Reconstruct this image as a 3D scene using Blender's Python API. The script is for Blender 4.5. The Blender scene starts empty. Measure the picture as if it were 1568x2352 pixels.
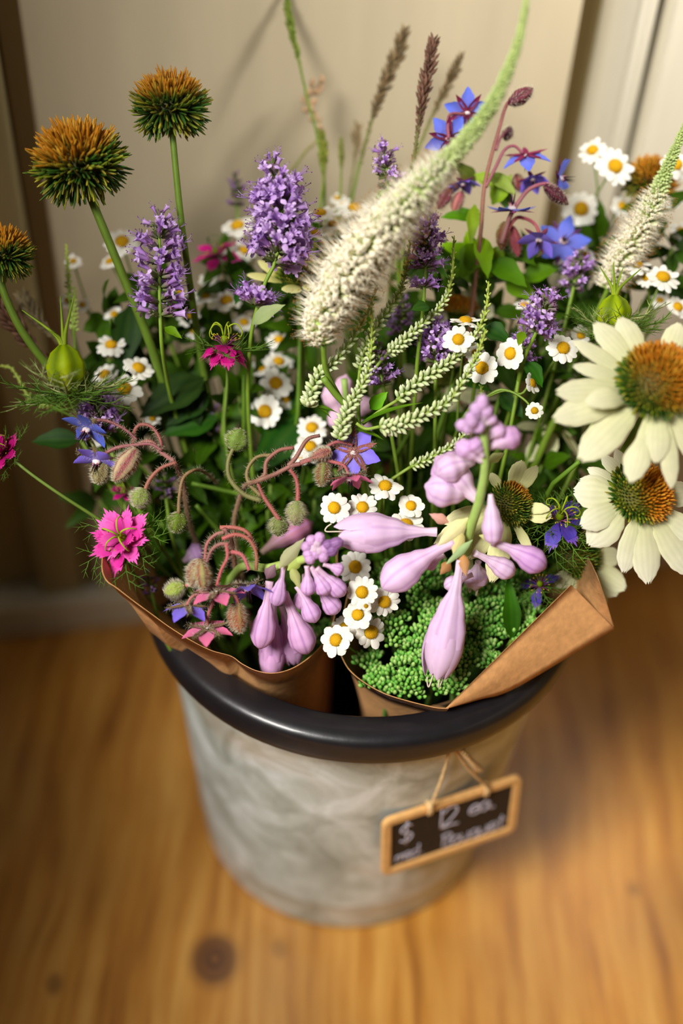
import bpy, math, random
from mathutils import Vector, Matrix
V=Vector
random.seed(7)
sc=bpy.context.scene
COL=sc.collection
PI=math.pi
# ------------------------------------------------------------------ camera
F=2600.0; TH=.741258; ROLL=.060679
CAM=V((-.015503,-.495804,.753371))
c_,s_=math.cos(TH),math.sin(TH); cr,sr=math.cos(ROLL),math.sin(ROLL)
FWD=V((0,c_,-s_)); RT=V((1,0,0)); UP=V((0,s_,c_))
RX=cr*RT+sr*UP; UY=-sr*RT+cr*UP
cd=bpy.data.cameras.new('camera'); cam=bpy.data.objects.new('camera',cd); COL.objects.link(cam)
cd.sensor_fit='HORIZONTAL'; cd.sensor_width=24; cd.lens=F/1568*24
cd.clip_start=.02; cd.clip_end=30
cd.dof.use_dof=True; cd.dof.focus_distance=.600; cd.dof.aperture_fstop=1.65
m=Matrix((( RX.x,UY.x,-FWD.x,CAM.x),(RX.y,UY.y,-FWD.y,CAM.y),(RX.z,UY.z,-FWD.z,CAM.z),(0,0,0,1)))
cam.matrix_world=m; sc.camera=cam
# ------------------------------------------------------------------ light and exposure
sc.view_settings.view_transform='Standard'; sc.view_settings.look='None'
sc.view_settings.gamma=1; sc.view_settings.use_curve_mapping=False
sc.view_settings.exposure=0.0
w=bpy.data.worlds.new('world'); sc.world=w; w.use_nodes=True
w.node_tree.nodes['Background'].inputs[0].default_value=(1,.86,.66,1)
w.node_tree.nodes['Background'].inputs[1].default_value=.03
def area(name,loc,target,size,power,col,sy=None):
    l=bpy.data.lights.new(name,'AREA'); l.energy=power; l.color=col; l.shape='RECTANGLE'; l.size=size; l.size_y=sy or size
    o=bpy.data.objects.new(name,l); COL.objects.link(o); o.location=loc
    o.rotation_euler=(V(target)-V(loc)).to_track_quat('-Z','Y').to_euler(); return o
area('window_light',(-.80,-.95,1.65),(0,0,.25),.55,53,(1,.97,.92))
rl=area('window_light_right',(.72,-.02,1.20),(.34,.30,.80),.20,2.8,(1,.99,.97)); rl.data.spread=math.radians(52)
# ------------------------------------------------------------------ helpers
def P(px,py,d):
    a=(px-784)/F; b=(py-1176)/F
    return CAM+d*(FWD+a*RX-b*UY)
def PZ(px,py,z):
    a=(px-784)/F; b=(py-1176)/F; r=FWD+a*RX-b*UY
    return CAM+r*((z-CAM.z)/r.z)
def DEP(p): return (p-CAM).dot(FWD)
def cdir(x,y,z): return (x*RX+y*UY-z*FWD).normalized()
def mmpx(px,d): return px*d/F
def C(r,g,b):
    f=lambda v:(v/255/12.92) if v<=10 else ((v/255+.055)/1.055)**2.4
    return (f(r),f(g),f(b))
def mix(a,b,t): return tuple(a[i]*(1-t)+b[i]*t for i in range(3))
def frame(loc,axis,spin=0,scale=1):
    z=axis.normalized(); x=V((0,0,1)).cross(z)
    if x.length<.05: x=V((1,0,0)).cross(z)
    x.normalize(); y=z.cross(x)
    M=Matrix(((x.x,y.x,z.x,loc[0]),(x.y,y.y,z.y,loc[1]),(x.z,y.z,z.z,loc[2]),(0,0,0,1)))
    return M@Matrix.Rotation(spin,4,'Z')@Matrix.Scale(scale,4)
def R(a,b): return random.uniform(a,b)
def bez(ps,n):
    out=[]
    k=len(ps)
    for i in range(n+1):
        t=i/n; q=[V(p) for p in ps]
        while len(q)>1: q=[q[j].lerp(q[j+1],t) for j in range(len(q)-1)]
        out.append(q[0])
    return out
def smooth(ps,n=6):
    ps=[V(p) for p in ps]
    if len(ps)<3: return [ps[0].lerp(ps[-1],i/n) for i in range(n+1)]
    e=[ps[0]*2-ps[1]]+ps+[ps[-1]*2-ps[-2]]; out=[]
    for i in range(1,len(e)-2):
        a,b,c,d=e[i-1:i+3]
        for k in range(n):
            t=k/n
            out.append(.5*((2*b)+(c-a)*t+(2*a-5*b+4*c-d)*t*t+(3*b-a-3*c+d)*t**3))
    out.append(ps[-1]); return out
def lin(tab,t):
    if t<=tab[0][0]: return tab[0][1]
    for (a,va),(b,vb) in zip(tab,tab[1:]):
        if t<=b:
            u=(t-a)/(b-a+1e-9)
            if isinstance(va,tuple): return mix(va,vb,u)
            u=u*u*(3-2*u); return va*(1-u)+vb*u
    return tab[-1][1]
class MB:
    def __init__(s): s.v=[];s.f=[];s.c=[]
    def tube(s,pts,rad,col,n=6,ridge=0,nr=6,cap=True,ridgecol=None,end=None):
        pts=[V(p) for p in pts]; k=len(pts); b=len(s.v)
        ref=V((0,0,1)); t0=(pts[1]-pts[0]).normalized()
        if abs(t0.dot(ref))>.9: ref=V((1,0,0))
        x=(ref-t0*ref.dot(t0)).normalized()
        for i,p in enumerate(pts):
            t=(pts[min(i+1,k-1)]-pts[max(i-1,0)])
            if t.length<1e-9: t=t0
            t.normalize(); x=(x-t*x.dot(t)); x.normalize(); y=t.cross(x)
            u=i/(k-1); r=rad(u) if callable(rad) else rad
            cc=col(u) if callable(col) else col
            for j in range(n):
                a=2*PI*j/n; rr=r*(1+ridge*math.cos(nr*a)); q=p+(x*math.cos(a)+y*math.sin(a))*rr
                s.v.append(q[:]); s.c.append(mix(cc,ridgecol,.5-.5*math.cos(nr*a)) if ridgecol else cc)
        for i in range(k-1):
            for j in range(n):
                a=b+i*n+j; d=b+i*n+(j+1)%n
                s.f.append((a,d,d+n,a+n))
        if cap:
            s.f.append(tuple(b+j for j in range(n))[::-1]); s.f.append(tuple(b+(k-1)*n+j for j in range(n)))
    def spike(s,p,d,l,r,c0,c1):
        p=V(p); d=V(d).normalized(); x=d.orthogonal().normalized()*r; y=d.cross(x)
        b=len(s.v)
        for q in (p+x,p-x*.5+y*.87,p-x*.5-y*.87): s.v.append(q[:]); s.c.append(c0)
        s.v.append((p+d*l)[:]); s.c.append(c1)
        s.f+=[(b,b+1,b+3),(b+1,b+2,b+3),(b+2,b,b+3)]
    def bud(s,p,d,l,r,c0,c1,n=6,m=5,w=.55):
        p=V(p); d=V(d).normalized()
        tab=[(0,.35),(w*.5,.85),(w,1),(.85,.7),(1,.06)]
        s.tube([p+d*l*i/m for i in range(m+1)],lambda t:r*lin(tab,t),lambda t:mix(c0,c1,t),n)
    def blade(s,p0,p1,w,nrm,bend=0,prof=None,cup=0,nu=6,nv=4,c0=(1,1,1),c1=None,vein=0,ridge=0,teeth=None,twist=0,veincol=None):
        p0=V(p0);p1=V(p1);nrm=V(nrm); c1=c1 or c0; prof=prof or OVAL
        ax=(p1-p0); L=ax.length; ax.normalize(); nrm=(nrm-ax*nrm.dot(ax)); 
        if nrm.length<1e-5: nrm=ax.orthogonal()
        nrm.normalize(); m=(p0+p1)/2+nrm*bend*L
        b=len(s.v)
        for i in range(nu+1):
            t=i/nu; p=p0*(1-t)**2+m*2*t*(1-t)+p1*t*t
            tg=((m-p0)*(1-t)+(p1-m)*t).normalized(); sd=tg.cross(nrm).normalized(); n2=sd.cross(tg)
            if twist: 
                q=Matrix.Rotation(twist*t,3,tg); sd=q@sd; n2=q@n2
            ww=w*lin(prof,t)/2
            for j in range(nv+1):
                q=-1+2*j/nv; ext=0
                if teeth and i==nu: ext=teeth*L*math.cos(q*PI*2)*.5
                h=cup*w*q*q*lin(prof,t)+ridge*w*(1 if j%2 else -1)*(1 if 0<i<nu else 0)
                s.v.append((p+sd*q*ww+n2*h+tg*ext)[:])
                cc=mix(c0,c1,t)
                if vein and j%2: cc=mix(cc,veincol or (.1,.12,.05),vein)
                s.c.append(cc)
        for i in range(nu):
            for j in range(nv):
                a=b+i*(nv+1)+j; s.f.append((a,a+1,a+nv+2,a+nv+1))
    def ball(s,p,r,c0,c1=None,n=8,m=5,sz=1,z0=-1):
        p=V(p);c1=c1 or c0;b=len(s.v)
        for i in range(m+1):
            th=PI*i/m; z=max(-math.cos(th),z0)
            for j in range(n):
                a=2*PI*j/n; s.v.append((p.x+r*math.sin(th)*math.cos(a),p.y+r*math.sin(th)*math.sin(a),p.z+r*sz*z)); s.c.append(mix(c0,c1,i/m))
        for i in range(m):
            for j in range(n):
                a=b+i*n+j;d=b+i*n+(j+1)%n; s.f.append((a,d,d+n,a+n))
    def box(s,lo,hi,col=(1,1,1)):
        b=len(s.v)
        for x in (lo[0],hi[0]):
            for y in (lo[1],hi[1]):
                for z in (lo[2],hi[2]): s.v.append((x,y,z)); s.c.append(col)
        s.f+=[tuple(b+i for i in q) for q in ((0,1,3,2),(4,6,7,5),(0,4,5,1),(2,3,7,6),(0,2,6,4),(1,5,7,3))]
    def xf(s,M,start=0):
        for i in range(start,len(s.v)): s.v[i]=(M@V(s.v[i]))[:]
    def mesh(s,name,mat,sm=True):
        me=bpy.data.meshes.new(name); me.from_pydata(s.v,[],s.f)
        at=me.attributes.new('Col','FLOAT_COLOR','POINT')
        at.data.foreach_set('color',[x for c in s.c for x in (c[0],c[1],c[2],1)])
        if sm: me.polygons.foreach_set('use_smooth',[True]*len(me.polygons))
        me.materials.append(mat); me.update(); return me
OVAL=[(0,.3),(.25,.75),(.6,1),(.88,.75),(1,.3)]
DAISY=[(0,.4),(.3,.85),(.65,1),(.9,.8),(1,.35)]
LANCE=[(0,.12),(.25,.85),(.42,1),(.75,.55),(1,.02)]
CONEP=[(0,.35),(.25,.78),(.52,1),(.75,.92),(.9,.62),(.97,.36),(1,.16)]
SPOON=[(0,.25),(.35,.45),(.7,1),(.9,.7),(1,.08)]
# ------------------------------------------------------------------ materials
MATS={}
def nodes(name):
    mt=bpy.data.materials.new(name); mt.use_nodes=True; nt=mt.node_tree; nt.nodes.clear()
    o=nt.nodes.new('ShaderNodeOutputMaterial'); return mt,nt,o
def N(nt,t,**k):
    n=nt.nodes.new(t)
    for a,b in k.items(): setattr(n,a,b)
    return n
def plant(name,rough=.5,trans=.3,var=.12,nscale=300,sat=1.0,spec=.3,bump=0,hue=.5):
    mt,nt,o=nodes(name); L=nt.links.new
    at=N(nt,'ShaderNodeAttribute',attribute_name='Col'); oi=N(nt,'ShaderNodeObjectInfo')
    tc=N(nt,'ShaderNodeTexCoord'); nz=N(nt,'ShaderNodeTexNoise'); nz.inputs['Scale'].default_value=nscale; nz.inputs['Detail'].default_value=3
    L(tc.outputs['Object'],nz.inputs['Vector'])
    hs=N(nt,'ShaderNodeHueSaturation'); hs.inputs['Saturation'].default_value=sat; hs.inputs['Hue'].default_value=hue
    m1=N(nt,'ShaderNodeMapRange'); m1.inputs[3].default_value=1-var; m1.inputs[4].default_value=1+var
    L(oi.outputs['Random'],m1.inputs[0])
    m2=N(nt,'ShaderNodeMapRange'); m2.inputs[1].default_value=.3; m2.inputs[2].default_value=.7; m2.inputs[3].default_value=1-var*1.2; m2.inputs[4].default_value=1+var*.8
    L(nz.outputs[0],m2.inputs[0])
    mu=N(nt,'ShaderNodeMath',operation='MULTIPLY'); L(m1.outputs[0],mu.inputs[0]); L(m2.outputs[0],mu.inputs[1])
    L(mu.outputs[0],hs.inputs['Value']); L(at.outputs['Color'],hs.inputs['Color'])
    b=N(nt,'ShaderNodeBsdfPrincipled'); b.inputs['Roughness'].default_value=rough; b.inputs['Specular IOR Level'].default_value=spec
    L(hs.outputs[0],b.inputs['Base Color'])
    if bump:
        bp=N(nt,'ShaderNodeBump'); bp.inputs['Strength'].default_value=bump; bp.inputs['Distance'].default_value=.0005
        L(nz.outputs[0],bp.inputs['Height']); L(bp.outputs[0],b.inputs['Normal'])
    if trans:
        t=N(nt,'ShaderNodeBsdfTranslucent'); L(hs.outputs[0],t.inputs['Color'])
        mx=N(nt,'ShaderNodeMixShader'); mx.inputs[0].default_value=trans
        L(b.outputs[0],mx.inputs[1]); L(t.outputs[0],mx.inputs[2]); L(mx.outputs[0],o.inputs[0])
    else: L(b.outputs[0],o.inputs[0])
    return mt
PETAL=plant('petal',.55,.2,.05,150)
LEAF=plant('leaf',.58,.24,.2,60,sat=1.1,bump=.5,spec=.2,hue=.478)
STEM=plant('stem',.5,0,.12,120,bump=.3,hue=.487)
MATTE=plant('bristle',.6,.1,.15,400)
SEDUM=plant('sedum_bud',.5,.15,.1,200,sat=1.05)
DISC=plant('disc',.8,.1,.12,1800,bump=1.0)
HAIR=plant('hair',.6,.4,.05,50)
# ------------------------------------------------------------------ object plumbing
W={}
def obj(name,me,M,parent=None,label=None,stuff=False):
    o=bpy.data.objects.new(name,me); COL.objects.link(o)
    W[o.name]=M.copy()
    if parent: o.parent=parent; o.matrix_basis=W[parent.name].inverted()@M
    else: o.matrix_basis=M
    if label: o['label']=label
    if stuff: o['kind']='stuff'
    return o
ID=Matrix.Identity(4)
def T(p): return Matrix.Translation(V(p))
def thing(name,label,cat,loc,group=None):
    o=obj(name,None,T(loc)); o.empty_display_size=.01; o['label']=label; o['category']=cat
    if group: o['group']=group
    return o
def wpart(name,mb,mat,root,label=None,stuff=False,sm=True):
    """part whose mesh was written in world coordinates"""
    L=W[root.name].translation
    mb.v=[(x-L.x,y-L.y,z-L.z) for x,y,z in mb.v]
    return obj(name,mb.mesh(name,mat,sm),T(L),root,label,stuff)
def struct(name,mb,mat,sm=False):
    o=obj(name,mb.mesh(name,mat,sm),ID); o['kind']='structure'; return o
BL=V((-.052,-.018,.03)); BR=V((.047,-.012,.03))
def foot(side):
    b=BL if side=='L' else BR; r=.022*math.sqrt(random.random()); a=R(0,2*PI)
    return b+V((r*math.cos(a),r*math.sin(a),R(0,.02)))
def stem_pts(head,axis,ft,mid=None,n=14):
    head=V(head); L=(head-ft).length
    if mid: 
        pts=[head]+[P(*q) for q in mid]
        last=pts[-1]; d=(pts[-1]-pts[-2]).normalized()
        return smooth(pts,4)[:-1]+bez([last,last+d*.04,ft+V((0,0,.16)),ft],n)
    return bez([head,head-axis*L*.28,ft+V((0,0,L*.35)),ft],n)
G_ST=C(98,132,38); G_DK=C(38,80,20); G_MID=C(72,118,30); G_LT=C(140,170,60)

# ================================================================== SETTING
def boardmat(name,colr,rough=.5):
    mt,nt,o=nodes(name); L=nt.links.new
    b=N(nt,'ShaderNodeBsdfPrincipled'); b.inputs['Roughness'].default_value=rough
    tc=N(nt,'ShaderNodeTexCoord'); mp=N(nt,'ShaderNodeMapping'); mp.inputs['Scale'].default_value=(9,9,1.6)
    nz=N(nt,'ShaderNodeTexNoise'); nz.inputs['Scale'].default_value=3; nz.inputs['Detail'].default_value=5
    L(tc.outputs['Object'],mp.inputs[0]); L(mp.outputs[0],nz.inputs[0])
    cr_=N(nt,'ShaderNodeValToRGB'); cr_.color_ramp.elements[0].position=.3; cr_.color_ramp.elements[1].position=.7
    cr_.color_ramp.elements[0].color=(*[x*.86 for x in colr],1); cr_.color_ramp.elements[1].color=(*colr,1)
    L(nz.outputs[0],cr_.inputs[0]); L(cr_.outputs[0],b.inputs['Base Color'])
    bp=N(nt,'ShaderNodeBump'); bp.inputs['Strength'].default_value=.25; bp.inputs['Distance'].default_value=.002
    L(nz.outputs[0],bp.inputs['Height']); L(bp.outputs[0],b.inputs['Normal']); L(b.outputs[0],o.inputs[0]); return mt
WALL=boardmat('cream_paint',C(196,181,150)); TRIM=boardmat('cream_trim_paint',C(208,200,178),.4)
GAP=boardmat('gap_wood',C(122,100,60))
GAP_SHADE=boardmat('gap_shade_paint',C(150,134,92))  # darker paint; at the left end of the wall it stands in for shade
# wall frame: origin on the floor line seen at the left of the picture, u along the wall
WA=math.atan2(.02953,.12386); WU=V((math.cos(WA),math.sin(WA),0)); WN=V((math.sin(WA),-math.cos(WA),0)); W0=V((-.18126,.17694,0))
def wall_u(px,py,off=0):
    a=(px-784)/F; b=(py-1176)/F; r=FWD+a*RX-b*UY
    o=W0+WN*off; t=(o-CAM).dot(WN)/r.dot(WN); q=CAM+r*t-W0
    return q.dot(WU),q.z
WM=Matrix(((WU.x,-WN.x,0,W0.x),(WU.y,-WN.y,0,W0.y),(0,0,1,0),(0,0,0,1)))  # local x along, y into the wall
def wbox(mb,u0,u1,z0,z1,y0,y1,bev=0):
    st=len(mb.v)
    if not bev: mb.box((u0,y0,z0),(u1,y1,z1))
    else:
        prof=[]
        for k in range(7):
            a=PI/2*k/6; prof.append((u0+bev-bev*math.cos(a),y0+bev-bev*math.sin(a)))
        for k in range(7):
            a=PI/2*k/6; prof.append((u1-bev+bev*math.sin(a),y0+bev-bev*math.cos(a)))
        prof+=[(u1,y1),(u0,y1)]; n=len(prof)
        for z in (z0,z1):
            for x,y in prof: mb.v.append((x,y,z)); mb.c.append((1,1,1))
        for j in range(n): mb.f.append((st+j,st+(j+1)%n,st+n+(j+1)%n,st+n+j))
        mb.f.append(tuple(st+j for j in range(n))); mb.f.append(tuple(st+n+j for j in range(n))[::-1])
    mb.xf(WM,st)
uR=wall_u(1338,20)[0]; uR2=wall_u(1412,20)[0]; uR3=wall_u(1515,20)[0]; uR4=uR3+.0035
uL=wall_u(121,574)[0]; uL2=wall_u(75,574)[0]
uL3=wall_u(68,1240)[0]
b=MB(); wbox(b,uL,uR,.034,1.3,0,.02,.0025); struct('wall_back',b,WALL)
b=MB(); wbox(b,-1.2,1.6,0,1.3,.045,.06); struct('wall_backing',b,GAP)
b=MB(); wbox(b,uL-.016,uL+.002,.034,1.3,.011,.02); struct('trim_4',b,GAP)
b=MB(); wbox(b,uR-.004,uR2+.012,.0,1.3,.021,.03); struct('trim_5',b,GAP_SHADE)
b=MB(); wbox(b,uL3,uL-.015,.034,1.3,.004,.022,.004); struct('trim_1',b,GAP_SHADE)
b=MB(); wbox(b,-1.2,uL3-.0005,.034,1.3,.022,.0295,.002); struct('wall_left_panel',b,GAP_SHADE)  # shade at the left put into the colour of panel and stile
b=MB(); wbox(b,uR2,uR3,0,1.3,-.010,.045,.018); struct('trim_2',b,TRIM)
b=MB(); wbox(b,uR4,1.6,0,1.3,-.008,.03,.006); struct('trim_3',b,TRIM)
b=MB(); wbox(b,-1.2,uR,0,.0335,-.007,.028,.004); struct('baseboard_back',b,TRIM)
b=MB(); b.box((-.37,-.62,0),(-.35,-.215,.60)); b.box((-.37,-.214,0),(-.35,.12,1.3)); struct('shade_panel_left',b,GAP)  # unseen panel added to keep light off the left wall and floor
b=MB(); b.box((.44,-.50,0),(.46,.30,.60)); struct('shade_panel_right',b,GAP)  # unseen low panel added to block the right light from the floor
# floor: one plywood sheet with knots
def plywood():
    mt,nt,o=nodes('plywood'); L=nt.links.new
    b=N(nt,'ShaderNodeBsdfPrincipled'); b.inputs['Roughness'].default_value=.38; b.inputs['Coat Weight'].default_value=.25; b.inputs['Coat Roughness'].default_value=.3
    tc=N(nt,'ShaderNodeTexCoord')
    wn=N(nt,'ShaderNodeTexNoise'); wn.inputs['Scale'].default_value=6; wn.inputs['Detail'].default_value=2
    L(tc.outputs['Object'],wn.inputs[0])
    sb=N(nt,'ShaderNodeVectorMath',operation='SUBTRACT'); sb.inputs[1].default_value=(.5,.5,.5); L(wn.outputs[1],sb.inputs[0])
    s1=N(nt,'ShaderNodeVectorMath',operation='SCALE'); s1.inputs['Scale'].default_value=.035; L(sb.outputs[0],s1.inputs[0])
    ad=N(nt,'ShaderNodeVectorMath',operation='ADD'); L(tc.outputs['Object'],ad.inputs[0]); L(s1.outputs[0],ad.inputs[1])
    mp=N(nt,'ShaderNodeMapping'); mp.inputs['Scale'].default_value=(85,5.5,1); mp.inputs['Rotation'].default_value=(0,0,.06); L(ad.outputs[0],mp.inputs[0])
    g=N(nt,'ShaderNodeTexNoise'); g.inputs['Scale'].default_value=1; g.inputs['Detail'].default_value=6; g.inputs['Roughness'].default_value=.6; L(mp.outputs[0],g.inputs[0])
    r=N(nt,'ShaderNodeValToRGB'); e=r.color_ramp.elements
    e[0].position=.28; e[0].color=(*C(132,76,24),1); e[1].position=.72; e[1].color=(*C(212,160,80),1)
    k=e.new(.46); k.color=(*C(184,124,46),1)
    L(g.outputs[0],r.inputs[0])
    big=N(nt,'ShaderNodeTexNoise'); big.inputs['Scale'].default_value=7; big.inputs['Detail'].default_value=3; L(ad.outputs[0],big.inputs[0])
    mr=N(nt,'ShaderNodeMapRange'); mr.inputs[1].default_value=.35; mr.inputs[2].default_value=.65; mr.inputs[3].default_value=.78; mr.inputs[4].default_value=1.12; L(big.outputs[0],mr.inputs[0])
    mm=N(nt,'ShaderNodeVectorMath',operation='SCALE'); L(r.outputs[0],mm.inputs[0]); L(mr.outputs[0],mm.inputs['Scale'])
    last=mm.outputs[0]
    for (px,py,rad,stg) in ((497,2195,.0165,.95),(1475,2040,.006,.5),(128,2242,.006,.6),(640,2172,.006,.4)):
        p=PZ(px,py,0)
        sv=N(nt,'ShaderNodeVectorMath',operation='SUBTRACT'); sv.inputs[1].default_value=(p.x,p.y,0); L(ad.outputs[0],sv.inputs[0])
        sc1=N(nt,'ShaderNodeVectorMath',operation='MULTIPLY'); sc1.inputs[1].default_value=(1,.8,0); L(sv.outputs[0],sc1.inputs[0])
        ln=N(nt,'ShaderNodeVectorMath',operation='LENGTH'); L(sc1.outputs[0],ln.inputs[0])
        m=N(nt,'ShaderNodeMapRange'); m.inputs[1].default_value=rad*1.25; m.inputs[2].default_value=rad*.5; m.inputs[3].default_value=0; m.inputs[4].default_value=stg; m.interpolation_type='SMOOTHSTEP'
        L(ln.outputs['Value'],m.inputs[0])
        si=N(nt,'ShaderNodeMath',operation='SINE'); mu=N(nt,'ShaderNodeMath',operation='MULTIPLY'); mu.inputs[1].default_value=2100*.0155/rad*.5
        L(ln.outputs['Value'],mu.inputs[0]); L(mu.outputs[0],si.inputs[0])
        kr=N(nt,'ShaderNodeMapRange'); kr.inputs[1].default_value=-1; kr.inputs[2].default_value=1; L(si.outputs[0],kr.inputs[0])
        kc=N(nt,'ShaderNodeMix',data_type='RGBA'); kc.inputs[6].default_value=(*C(62,34,16),1); kc.inputs[7].default_value=(*C(116,70,32),1); L(kr.outputs[0],kc.inputs[0])
        mx=N(nt,'ShaderNodeMix',data_type='RGBA'); L(m.outputs[0],mx.inputs[0]); L(last,mx.inputs[6]); L(kc.outputs[2],mx.inputs[7]); last=mx.outputs[2]
    L(last,b.inputs['Base Color'])
    bp=N(nt,'ShaderNodeBump'); bp.inputs['Strength'].default_value=.15; bp.inputs['Distance'].default_value=.001; L(g.outputs[0],bp.inputs['Height']); L(bp.outputs[0],b.inputs['Normal'])
    L(b.outputs[0],o.inputs[0]); return mt
b=MB(); b.box((-1.4,-1.4,-.02),(1.5,.75,0)); struct('floor',b,plywood())

# ================================================================== BUCKET
H=.2587
def lathe(prof,n=96):
    mb=MB()
    for r,z in prof:
        for j in range(n):
            a=2*PI*j/n; mb.v.append((r*math.cos(a),r*math.sin(a),z)); mb.c.append((1,1,1))
    k=len(prof)
    for i in range(k-1):
        for j in range(n):
            a=i*n+j; d=i*n+(j+1)%n; mb.f.append((a,d,d+n,a+n))
    return mb
def galv():
    mt,nt,o=nodes('weathered_zinc'); L=nt.links.new
    b=N(nt,'ShaderNodeBsdfPrincipled'); b.inputs['Metallic'].default_value=.25; b.inputs['Roughness'].default_value=.5
    tc=N(nt,'ShaderNodeTexCoord'); n1=N(nt,'ShaderNodeTexNoise'); n1.inputs['Scale'].default_value=22; n1.inputs['Detail'].default_value=6; n1.inputs['Roughness'].default_value=.62; n1.inputs['Distortion'].default_value=1.2
    L(tc.outputs['Object'],n1.inputs[0])
    r=N(nt,'ShaderNodeValToRGB'); e=r.color_ramp.elements
    e[0].position=.3; e[0].color=(*C(150,154,142),1); e[1].position=.72; e[1].color=(*C(236,242,242),1); q=e.new(.5); q.color=(*C(196,202,194),1)
    L(n1.outputs[0],r.inputs[0])
    n2=N(nt,'ShaderNodeTexNoise'); n2.inputs['Scale'].default_value=9; n2.inputs['Detail'].default_value=4; L(tc.outputs['Object'],n2.inputs[0])
    m=N(nt,'ShaderNodeMapRange'); m.inputs[1].default_value=.56; m.inputs[2].default_value=.72; m.inputs[3].default_value=0; m.inputs[4].default_value=.5; L(n2.outputs[0],m.inputs[0])
    mx=N(nt,'ShaderNodeMix',data_type='RGBA'); mx.inputs[7].default_value=(*C(196,160,118),1); L(m.outputs[0],mx.inputs[0]); L(r.outputs[0],mx.inputs[6]); L(mx.outputs[2],b.inputs['Base Color'])
    rr=N(nt,'ShaderNodeMapRange'); rr.inputs[3].default_value=.36; rr.inputs[4].default_value=.62; L(n1.outputs[0],rr.inputs[0]); L(rr.outputs[0],b.inputs['Roughness'])
    bp=N(nt,'ShaderNodeBump'); bp.inputs['Strength'].default_value=.3; bp.inputs['Distance'].default_value=.001; L(n1.outputs[0],bp.inputs['Height']); L(bp.outputs[0],b.inputs['Normal'])
    L(b.outputs[0],o.inputs[0]); return mt
def simple(name,col,rough,metal=0,bump=0,scale=60,coat=0):
    mt,nt,o=nodes(name); L=nt.links.new
    b=N(nt,'ShaderNodeBsdfPrincipled'); b.inputs['Roughness'].default_value=rough; b.inputs['Metallic'].default_value=metal; b.inputs['Coat Weight'].default_value=coat
    tc=N(nt,'ShaderNodeTexCoord'); nz=N(nt,'ShaderNodeTexNoise'); nz.inputs['Scale'].default_value=scale; nz.inputs['Detail'].default_value=5; L(tc.outputs['Object'],nz.inputs[0])
    r=N(nt,'ShaderNodeValToRGB'); r.color_ramp.elements[0].position=.3; r.color_ramp.elements[1].position=.7
    r.color_ramp.elements[0].color=(*[x*.85 for x in col],1); r.color_ramp.elements[1].color=(*[min(1,x*1.1) for x in col],1)
    L(nz.outputs[0],r.inputs[0]); L(r.outputs[0],b.inputs['Base Color'])
    if bump:
        bp=N(nt,'ShaderNodeBump'); bp.inputs['Strength'].default_value=bump; bp.inputs['Distance'].default_value=.0006; L(nz.outputs[0],bp.inputs['Height']); L(bp.outputs[0],b.inputs['Normal'])
    L(b.outputs[0],o.inputs[0]); return mt
bk=thing('bucket','tall tapered weathered galvanised metal bucket with a thick black rim, full of flowers','bucket',(0,0,0))
obj('body',lathe([(0,.0015),(.1045,.0015),(.1066,.003),(.1066,.006),(.1090,.035),(.1096,.0365),(.1096,.0385),(.1094,.040),(.1240,.2400),(.1240,.246)]).mesh('body',galv()),ID,bk)
rimM=simple('black_enamel',C(26,24,27),.36,0,.3,90,.15)
obj('rim',lathe([(.1240,.2375),(.1300,.2368),(.1338,.2374),(.1350,.2400),(.1353,.2440),(.1351,.2505),(.1344,.2535),(.1332,.2553),(.1316,.2564),(.1295,.2572),(.1190,.2590),(.1176,.2582),(.1168,.2555),(.1165,.2450)]).mesh('rim',rimM),ID,bk)
obj('liner',lathe([(.1166,.2460),(.1150,.2300),(.1020,.0080),(0,.0075)]).mesh('liner',simple('black_plastic',C(18,16,15),.6)),ID,bk)

# ================================================================== PAPER WRAPS
KRAFT=simple('kraft_paper',C(212,156,98),.8,0,.5,240)
def solid_sheet(rows,thick=.0004,col=(1,1,1),closed=False):
    """rows: list of rows of points; gives a sheet with thickness"""
    mb=MB(); nr=len(rows); nc=len(rows[0])
    nor=[]
    for i in range(nr):
        for j in range(nc):
            a=rows[min(i+1,nr-1)][j]-rows[max(i-1,0)][j]; c=rows[i][min(j+1,nc-1)]-rows[i][max(j-1,0)]
            n=a.cross(c); nor.append(n.normalized() if n.length>1e-12 else V((0,0,1)))
    for sgn in (0,1):
        for i in range(nr):
            for j in range(nc): mb.v.append((rows[i][j]+nor[i*nc+j]*thick*(sgn-.5))[:]); mb.c.append(col)
    o=nr*nc
    for i in range(nr-1):
        for j in range(nc-1):
            a=i*nc+j; mb.f.append((a,a+1,a+nc+1,a+nc)); mb.f.append((o+a,o+a+nc,o+a+nc+1,o+a+1))
    for i in range(nr-1):
        for j in (0,nc-1):
            a=i*nc+j; mb.f.append((a,a+nc,o+a+nc,o+a))
    for j in range(nc-1):
        for i in (0,nr-1):
            a=i*nc+j; mb.f.append((a,a+1,o+a+1,o+a))
    return mb
def wrap(edge,cx,cy,rad,zlow,a0,a1,n=6,rows=10,dip=0):
    top=smooth([PZ(*q) if len(q)==3 else P(*q[:3]) for q in edge],n); m=len(top); R_=[]
    low=[]
    for j,p in enumerate(top):
        a=math.atan2(p.y-cy,p.x-cx); low.append(V((cx+rad*math.cos(a),cy+rad*math.sin(a),zlow)))
    for i in range(rows+1):
        t=i/rows; row=[]
        for j,p in enumerate(top):
            q=low[j]; e=t**.8
            te=t**.78; x=p.x+(q.x-p.x)*te; y=p.y+(q.y-p.y)*te; z=p.z+(q.z-p.z)*t
            # hug the inside of the bucket once below the rim
            rr=math.hypot(x,y); lim=.1145 if z<.2655 else 9
            if rr>lim: x*=lim/rr; y*=lim/rr
            wv=0
            row.append(V((x+wv,y+wv,z)))
        R_.append(row)
    return R_
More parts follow.
